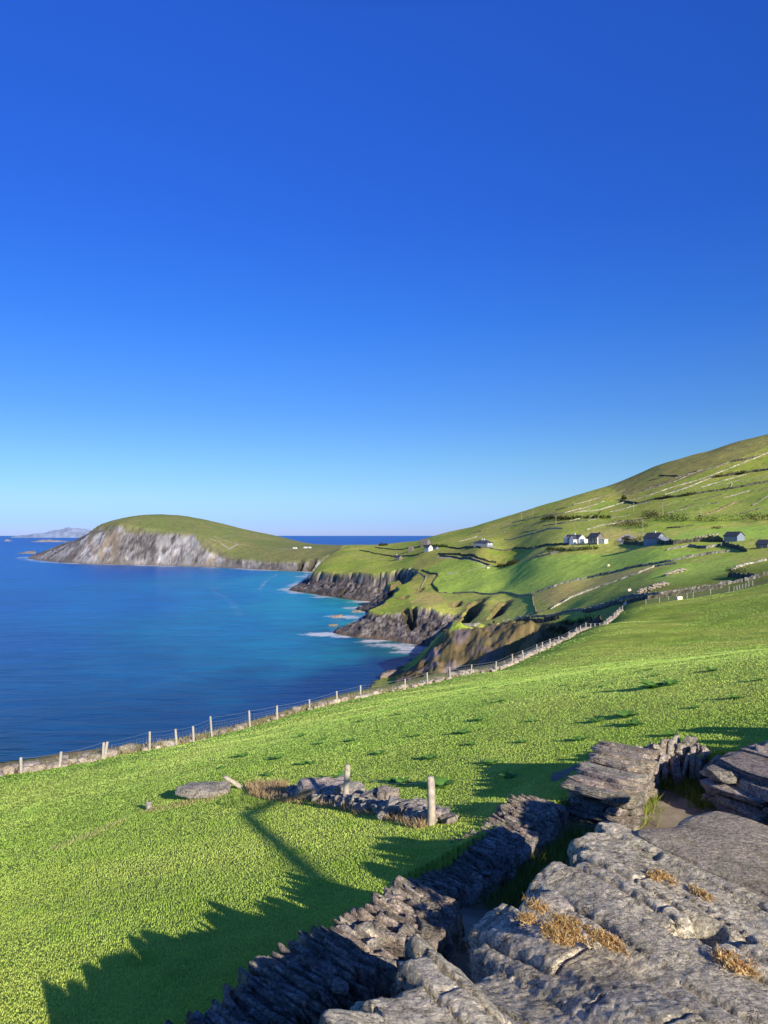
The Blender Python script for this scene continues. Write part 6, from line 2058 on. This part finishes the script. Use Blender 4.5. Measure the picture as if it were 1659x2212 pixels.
z = turf(x, y)
fb_ = (y > 79) | (np.abs(x) > 44)
z[fb_] = land(x[fb_], y[fb_]) + CAMZ
P = np.stack([x, y], 1)
f1_ = fbm(P / 2.6, 4, 701); f2_ = fbm(P / .5, 3, 703); f3_ = fbm(P / 9.0, 3, 705)
cols = mix(G_A[None], G_B[None], sstep(-.4, .45, f1_ + .4 * f2_ + .5 * f3_)[:, None])
cols = mix(cols, G_C[None], (.75 * sstep(.2, .6, f2_ - .5 * f1_))[:, None])
cols = mix(cols, G_D[None], (.45 * (rs.random(len(x)) < .05 + .18 * sstep(.1, .5, f1_)))[:, None])
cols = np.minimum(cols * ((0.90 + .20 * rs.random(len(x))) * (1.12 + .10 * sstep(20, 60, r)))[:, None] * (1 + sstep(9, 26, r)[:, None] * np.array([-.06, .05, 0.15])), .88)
hb = np.minimum(0.011 + .0003 * r, .03) * (0.6 + .9 * rs.random(len(x))) * (1 + .5 * sstep(.1, .5, f2_))
blades('grass', x, y, z, hb, np.where(r < 12, .0035 + .00055 * r, .0060 + .00034 * r), cols, .9, label='short sunlit pasture grass covering the near field', rs=rs)

# dry fawn grass: along the tumbled row, on the cliff edge, and rank grass by the path
xs, ys, hs, cs, wsz = [], [], [], [], []


def scatter(poly_px, n, h, c0, c1, rmin=9, w=.005):
    pl = [tuple(hit(px, py, rmin)[:2]) for px, py in poly_px]
    a = np.array(pl)
    lo, hi = a.min(0), a.max(0)
    q = rs.uniform(lo, hi, (n * 4, 2))
    k = inpoly(q[:, 0], q[:, 1], pl)
    q = q[k][:n]
    dn = fbm(q / .45, 3, 5)
    q = q[dn > -.25]
    xs.append(q[:, 0]); ys.append(q[:, 1])
    hs.append(h * (.5 + .8 * rs.random(len(q))))
    wsz.append(np.full(len(q), w) * (1 + .06 * np.hypot(q[:, 0], q[:, 1])))
    cs.append(mix(np.array(c0)[None], np.array(c1)[None], rs.random(len(q))[:, None]) * (.75 + .5 * rs.random(len(q)))[:, None])


FAWN, RUSTY, STRAW = (.66, .50, .27), (.52, .34, .17), (.72, .58, .32)
scatter([(528, 1702), (560, 1690), (610, 1692), (648, 1712), (636, 1735), (590, 1732), (540, 1722)], 2300, .13, FAWN, RUSTY)
scatter([(636, 1738), (700, 1742), (760, 1758), (830, 1772), (900, 1792), (925, 1788), (920, 1776), (850, 1768), (770, 1745), (700, 1728)], 3200, .10, FAWN, RUSTY)
scatter([(285, 1768), (320, 1757), (400, 1742), (480, 1728), (500, 1718), (480, 1716), (390, 1734), (310, 1752)], 800, .06, FAWN, (.42, .44, .14))
scatter([(120, 1840), (200, 1808), (285, 1768), (300, 1762), (285, 1760), (190, 1800), (110, 1832)], 380, .05, STRAW, (.42, .46, .14))
scatter([(470, 1735), (500, 1705), (545, 1725), (600, 1738), (560, 1752), (500, 1748)], 700, .09, (.26, .40, .07), (.36, .46, .10))
ee = np.array([p[:2] for p in fb])
for i in range(len(ee) - 1):
    a, b = ee[i], ee[i + 1]
    L = np.linalg.norm(b - a)
    kk_ = int(L * (150 if a[1] < 70 else 60))
    t = rs.random(kk_)
    dr = (b - a) / L
    off = np.abs(rs.normal(0, .9, kk_)) + .1
    xs.append(a[0] + dr[0] * t * L - dr[1] * off); ys.append(a[1] + dr[1] * t * L + dr[0] * off)
    hs.append((.16 + .002 * a[1]) * (.5 + rs.random(kk_))); wsz.append(np.full(kk_, .004 + .0005 * a[1]))
    cs.append(mix(np.array(FAWN)[None], np.array((.36, .38, .09))[None], rs.random(kk_)[:, None]) * (.7 + .5 * rs.random(kk_))[:, None])
xs, ys, hs, cs, wsz = (np.concatenate(v) for v in (xs, ys, hs, cs, wsz))
zs = turf(xs, ys)
farm = (ys > 78) | (xs > 44)
zs[farm] = terrain(xs[farm], ys[farm], True)[0]
blades('dry_grass', xs, ys, zs, hs, wsz, cs, 1.1, label='fawn dead grass along the boulders and the cliff edge', rs=rs)

# rank green grass fringing the path
q = []
for a, b, n_, sp_ in (((3.72, 11.45), (4.85, 11.22), 3600, .16), ((4.55, 10.9), (4.50, 10.2), 1500, .10), ((3.15, 9.75), (3.75, 10.9), 1800, .12), (tuple(sn(6.4, 3.32)), tuple(sn(9.2, 3.30)), 2400, .12), (tuple(sn(5.0, 3.38)), tuple(sn(6.4, 3.36)), 420, .05)):
    t = rs.random(n_)
    q.append(np.array(a) + (np.array(b) - np.array(a)) * t[:, None] + rs.normal(0, sp_, (n_, 2)))
q = np.concatenate(q)
cc = mix(np.array((.15, .26, .03))[None], np.array((.42, .40, .08))[None], rs.random(len(q))[:, None])
blades('verge_grass', q[:, 0], q[:, 1], np.full(len(q), ZB - 3.77), .14 * (.5 + rs.random(len(q))), np.full(len(q), .008), cc, 1.0, label='rank yellow-green grass fringing the earth path between the walls', rs=rs)

# ------------------------------------------------------------------ dock plants scattered over the pasture
def dock_mesh(seed):
    rs = np.random.default_rng(seed)
    mb = MB()
    for k in range(15):
        a = k * 2.4 + rs.normal() * .2
        L = .20 + .16 * rs.random(); w = .05 + .03 * rs.random(); el_ = .25 + .75 * rs.random()
        d = np.array([math.cos(a), math.sin(a)]); n_ = np.array([-d[1], d[0]])
        P_ = []
        for t, ww in ((0, .25), (.35, .9), (.7, 1), (1, .05)):
            rr = L * t * math.cos(el_ * (1 - .5 * t)); zz_ = L * t * math.sin(el_ * (1 - .5 * t)) + .01
            for sgn in (-1, 1):
                P_.append((d[0] * rr + n_[0] * w * ww * sgn, d[1] * rr + n_[1] * w * ww * sgn, zz_))
        g = .8 + .5 * rs.random()
        mb.add(P_, [(0, 1, 3, 2), (2, 3, 5, 4), (4, 5, 7, 6)], np.array((.15, .33, .06)) * g)
    return mesh_from('dock_plant', np.vstack(mb.v), mb.f, mb.c, M['leaf'], False, np.vstack(mb.col))


docks = [dock_mesh(k) for k in range(3)]
BIGD = [(1413, 1489, 2.6, 'biggest dark green dock clump in the right half of the pasture'), (1450, 1481, 1.8, 'spreading dock clump just right of the biggest one'), (1352, 1549, 1.7, 'bright dock clump right of centre, above the wall end'), (1368, 1567, 1.4, 'dock clump just below the bright one above the wall end'),
        (741, 1685, 1.5, 'leafy dock clump behind the largest boulder'), (525, 1635, 1.4, 'dock clump below the cliff fence, left of centre'), (846, 1690, 1.0, 'dock plant right of the taller standing post'), (868, 1693, 1.1, 'dock plant midway between the two standing posts'), (955, 1700, 1.7, 'wide dock clump right of the shorter standing post')]
k = 0
for px, py, s_, lab in BIGD:
    p = hit(px, py, 9)
    ob = link('dock_plant', docks[k % 3], None, p); ob.scale = (s_ * .62, s_ * .62, s_ * .5); ob.rotation_euler = (0, 0, k * 1.7); k += 1
    tag(ob, lab, 'dock plant', 'dock plants scattered over the pasture')
OTH = [(1405, 1448), (1385, 1390), (1540, 1450), (1560, 1385), (1600, 1402), (1516, 1373), (1300, 1484), (1286, 1453), (1224, 1481), (1270, 1509), (1333, 1436), (1180, 1450), (1122, 1403), (1415, 1462), (1640, 1470), (1575, 1360), (1488, 1418), (1130, 1605), (1035, 1557), (1085, 1515), (1000, 1585),
       (1255, 1600), (1020, 1610), (650, 1590), (690, 1607), (700, 1597), (655, 1652), (672, 1650), (780, 1560), (860, 1545), (900, 1590), (820, 1630), (760, 1600), (600, 1640), (1060, 1650), (1150, 1560), (1290, 1560), (1450, 1590), (1500, 1530), (1590, 1510), (1000, 1500), (1048, 1489), (580, 1676), (480, 1660), (930, 1640), (1100, 1680)]
for px, py in OTH:
    p = hit(px, py, 9)
    s_ = .42 + .35 * ((k * .618) % 1)
    ob = link('dock_plant', docks[k % 3], None, p); ob.scale = (s_, s_, s_ * .8); ob.rotation_euler = (0, 0, k * 1.7); k += 1
    tag(ob, 'small dark green dock plant growing in the open pasture turf', 'dock plant', 'dock plants scattered over the pasture')

# dry orange tufts rooted in the joints of the wall top
def tuft(cx, cy, rx, ry, n, label, kz=ZS):
    rs = np.random.default_rng(int(cx * 3 + cy))
    c = at_z(cx, cy, kz)
    mb = MB()
    sx_ = rx / F * c[1]; sy_ = ry / F * c[1] * 1.6
    for _ in range(int(n * 2.2)):
        a = rs.random() * 6.283; rr = rs.random() ** .85 * (1.25 if rs.random() < .25 else .9)
        if vnoise(np.array([[rr * math.cos(a) * 2.2 + cx, rr * math.sin(a) * 2.2]]), 5)[0] < -.22:
            continue
        ax = l3 * (rr * math.cos(a) * sx_) + m3 * (rr * math.sin(a) * sy_)
        p0 = ax + np.array([0, 0, -.02 + .02 * rs.random()])
        L = .010 + .020 * rs.random()
        dd = rs.standard_normal(3); dd[2] = abs(dd[2]) * .8 + .2; dd /= np.linalg.norm(dd)
        wv = np.cross(dd, rs.standard_normal(3)); wv /= np.linalg.norm(wv)
        w = .0016 + .0018 * rs.random()
        col_ = np.array(((.70, .42, .14), (.80, .56, .24), (.55, .32, .11), (.82, .64, .34))[rs.integers(0, 4)]) * (.7 + .5 * rs.random())
        mid = p0 + dd * L * .6 + rs.standard_normal(3) * .006
        tip = mid + (dd + rs.standard_normal(3) * .7) * L * .5
        mb.add([p0 - wv * w, p0 + wv * w, mid + wv * w, mid - wv * w, tip], [(0, 1, 2, 3), (3, 2, 4)], col_)
    ob = mb.build('dry_tuft', M['leaf'])
    ob.location = c + np.array([0, 0, .015])
    tag(ob, label, 'dry plant', 'orange dry tufts on the wall top')


tuft(1238, 2010, 58, 20, 1700, 'largest orange dry tuft, in the middle of the lichen-covered wall top')
tuft(1200, 2022, 45, 16, 900, 'orange dry tuft spread left of the largest one')
tuft(1310, 2035, 52, 13, 900, 'long orange dry tuft trailing right of the largest one')
tuft(1160, 1960, 36, 10, 420, 'thin orange dry tuft near the left edge of the wall top')
tuft(1142, 1988, 20, 13, 300, 'small orange dry tuft below the thin one near the left edge')
tuft(1428, 1897, 38, 14, 620, 'orange dry tuft below the smooth capstone')
tuft(1508, 1930, 36, 9, 300, 'narrow orange dry tuft right of the one below the capstone')
tuft(1592, 2085, 50, 20, 800, 'straw-coloured dry tuft in the hollow near the right edge')

# ------------------------------------------------------------------ unseen things added outside the frame to cast shadows into it
# a corbelled stone hut to the right, added and shaped for its shadow
hc = np.array([5.32, 3.4]); hr_ = 1.15
mb = MB(); rs = np.random.default_rng(71)
zc = -4.0; top = -.95
while zc < top:
    t = (zc + 4.0) / (top + 4.0)
    rad = hr_ * math.sqrt(max(0.02, 1 - t ** 2.6))
    th_ = .16
    k_ = max(5, int(2 * math.pi * rad / .42))
    for j in range(k_):
        a = 2 * math.pi * (j + .5 * ((zc * 7) % 1)) / k_
        dr = np.array([-math.sin(a), math.cos(a), 0])
        stone(mb, (math.cos(a) * (rad - .15), math.sin(a) * (rad - .15), zc + 4.0), (2 * math.pi * rad / k_ * 1.08, .45, th_ * 1.05), basis(dr, k3), int(rs.integers(1, 9999)), 4, 6, .14, 0, .15, (1, 1, 1), .2)
    zc += th_
stone(mb, (0, 0, top + 4.0), (1.2, 1.0, .2), np.eye(3), 5, 6, 5, .1, 0, .2)
ob = mb.build('stone_hut', M['wall'], None, True); ob.location = (hc[0], hc[1], ZB - 4.0)
tag(ob, 'unseen round corbelled stone hut added beyond the right edge for its shadow', 'hut')
# unseen bent bar on a thin rod, added only for its shadow on the grass
L3 = np.array([LH[0], LH[1], -TEL])
SP = [hit(*p_, 4) for p_ in ((684, 1902), (640, 1862), (586, 1812), (531, 1761), (582, 1735), (632, 1711))]
TP = [S_ - L3 * t_ for S_, t_ in zip(SP, (12.4, 13.4, 14.4, 15.5, 15.8, 16.0))]
B1 = np.array([TP[-1][0], TP[-1][1], ZB - 2.4])
e = tag(empty('shadow_bar_frame', B1), 'unseen bent bar on a thin rod, added beyond the right edge for its shadow', 'shadow caster')
mb = MB()
for a_, b_ in zip(TP[:3], TP[1:4]):
    mb.tube(a_ - B1, b_ - B1, .062, .058, 10)
mb.build('upright_bar', M['wood'], e)
mb = MB()
for a_, b_ in zip((TP[3] + (TP[4] - TP[3]) * .06, TP[4]), (TP[4], TP[5])):
    mb.tube(a_ - B1, b_ - B1, .055, .052, 10)
mb.build('level_bar', M['wood'], e)
mb = MB(); mb.tube((0, 0, 0), TP[-1] - B1, .009, .009, 6)
mb.build('rod', M['wire'], e)
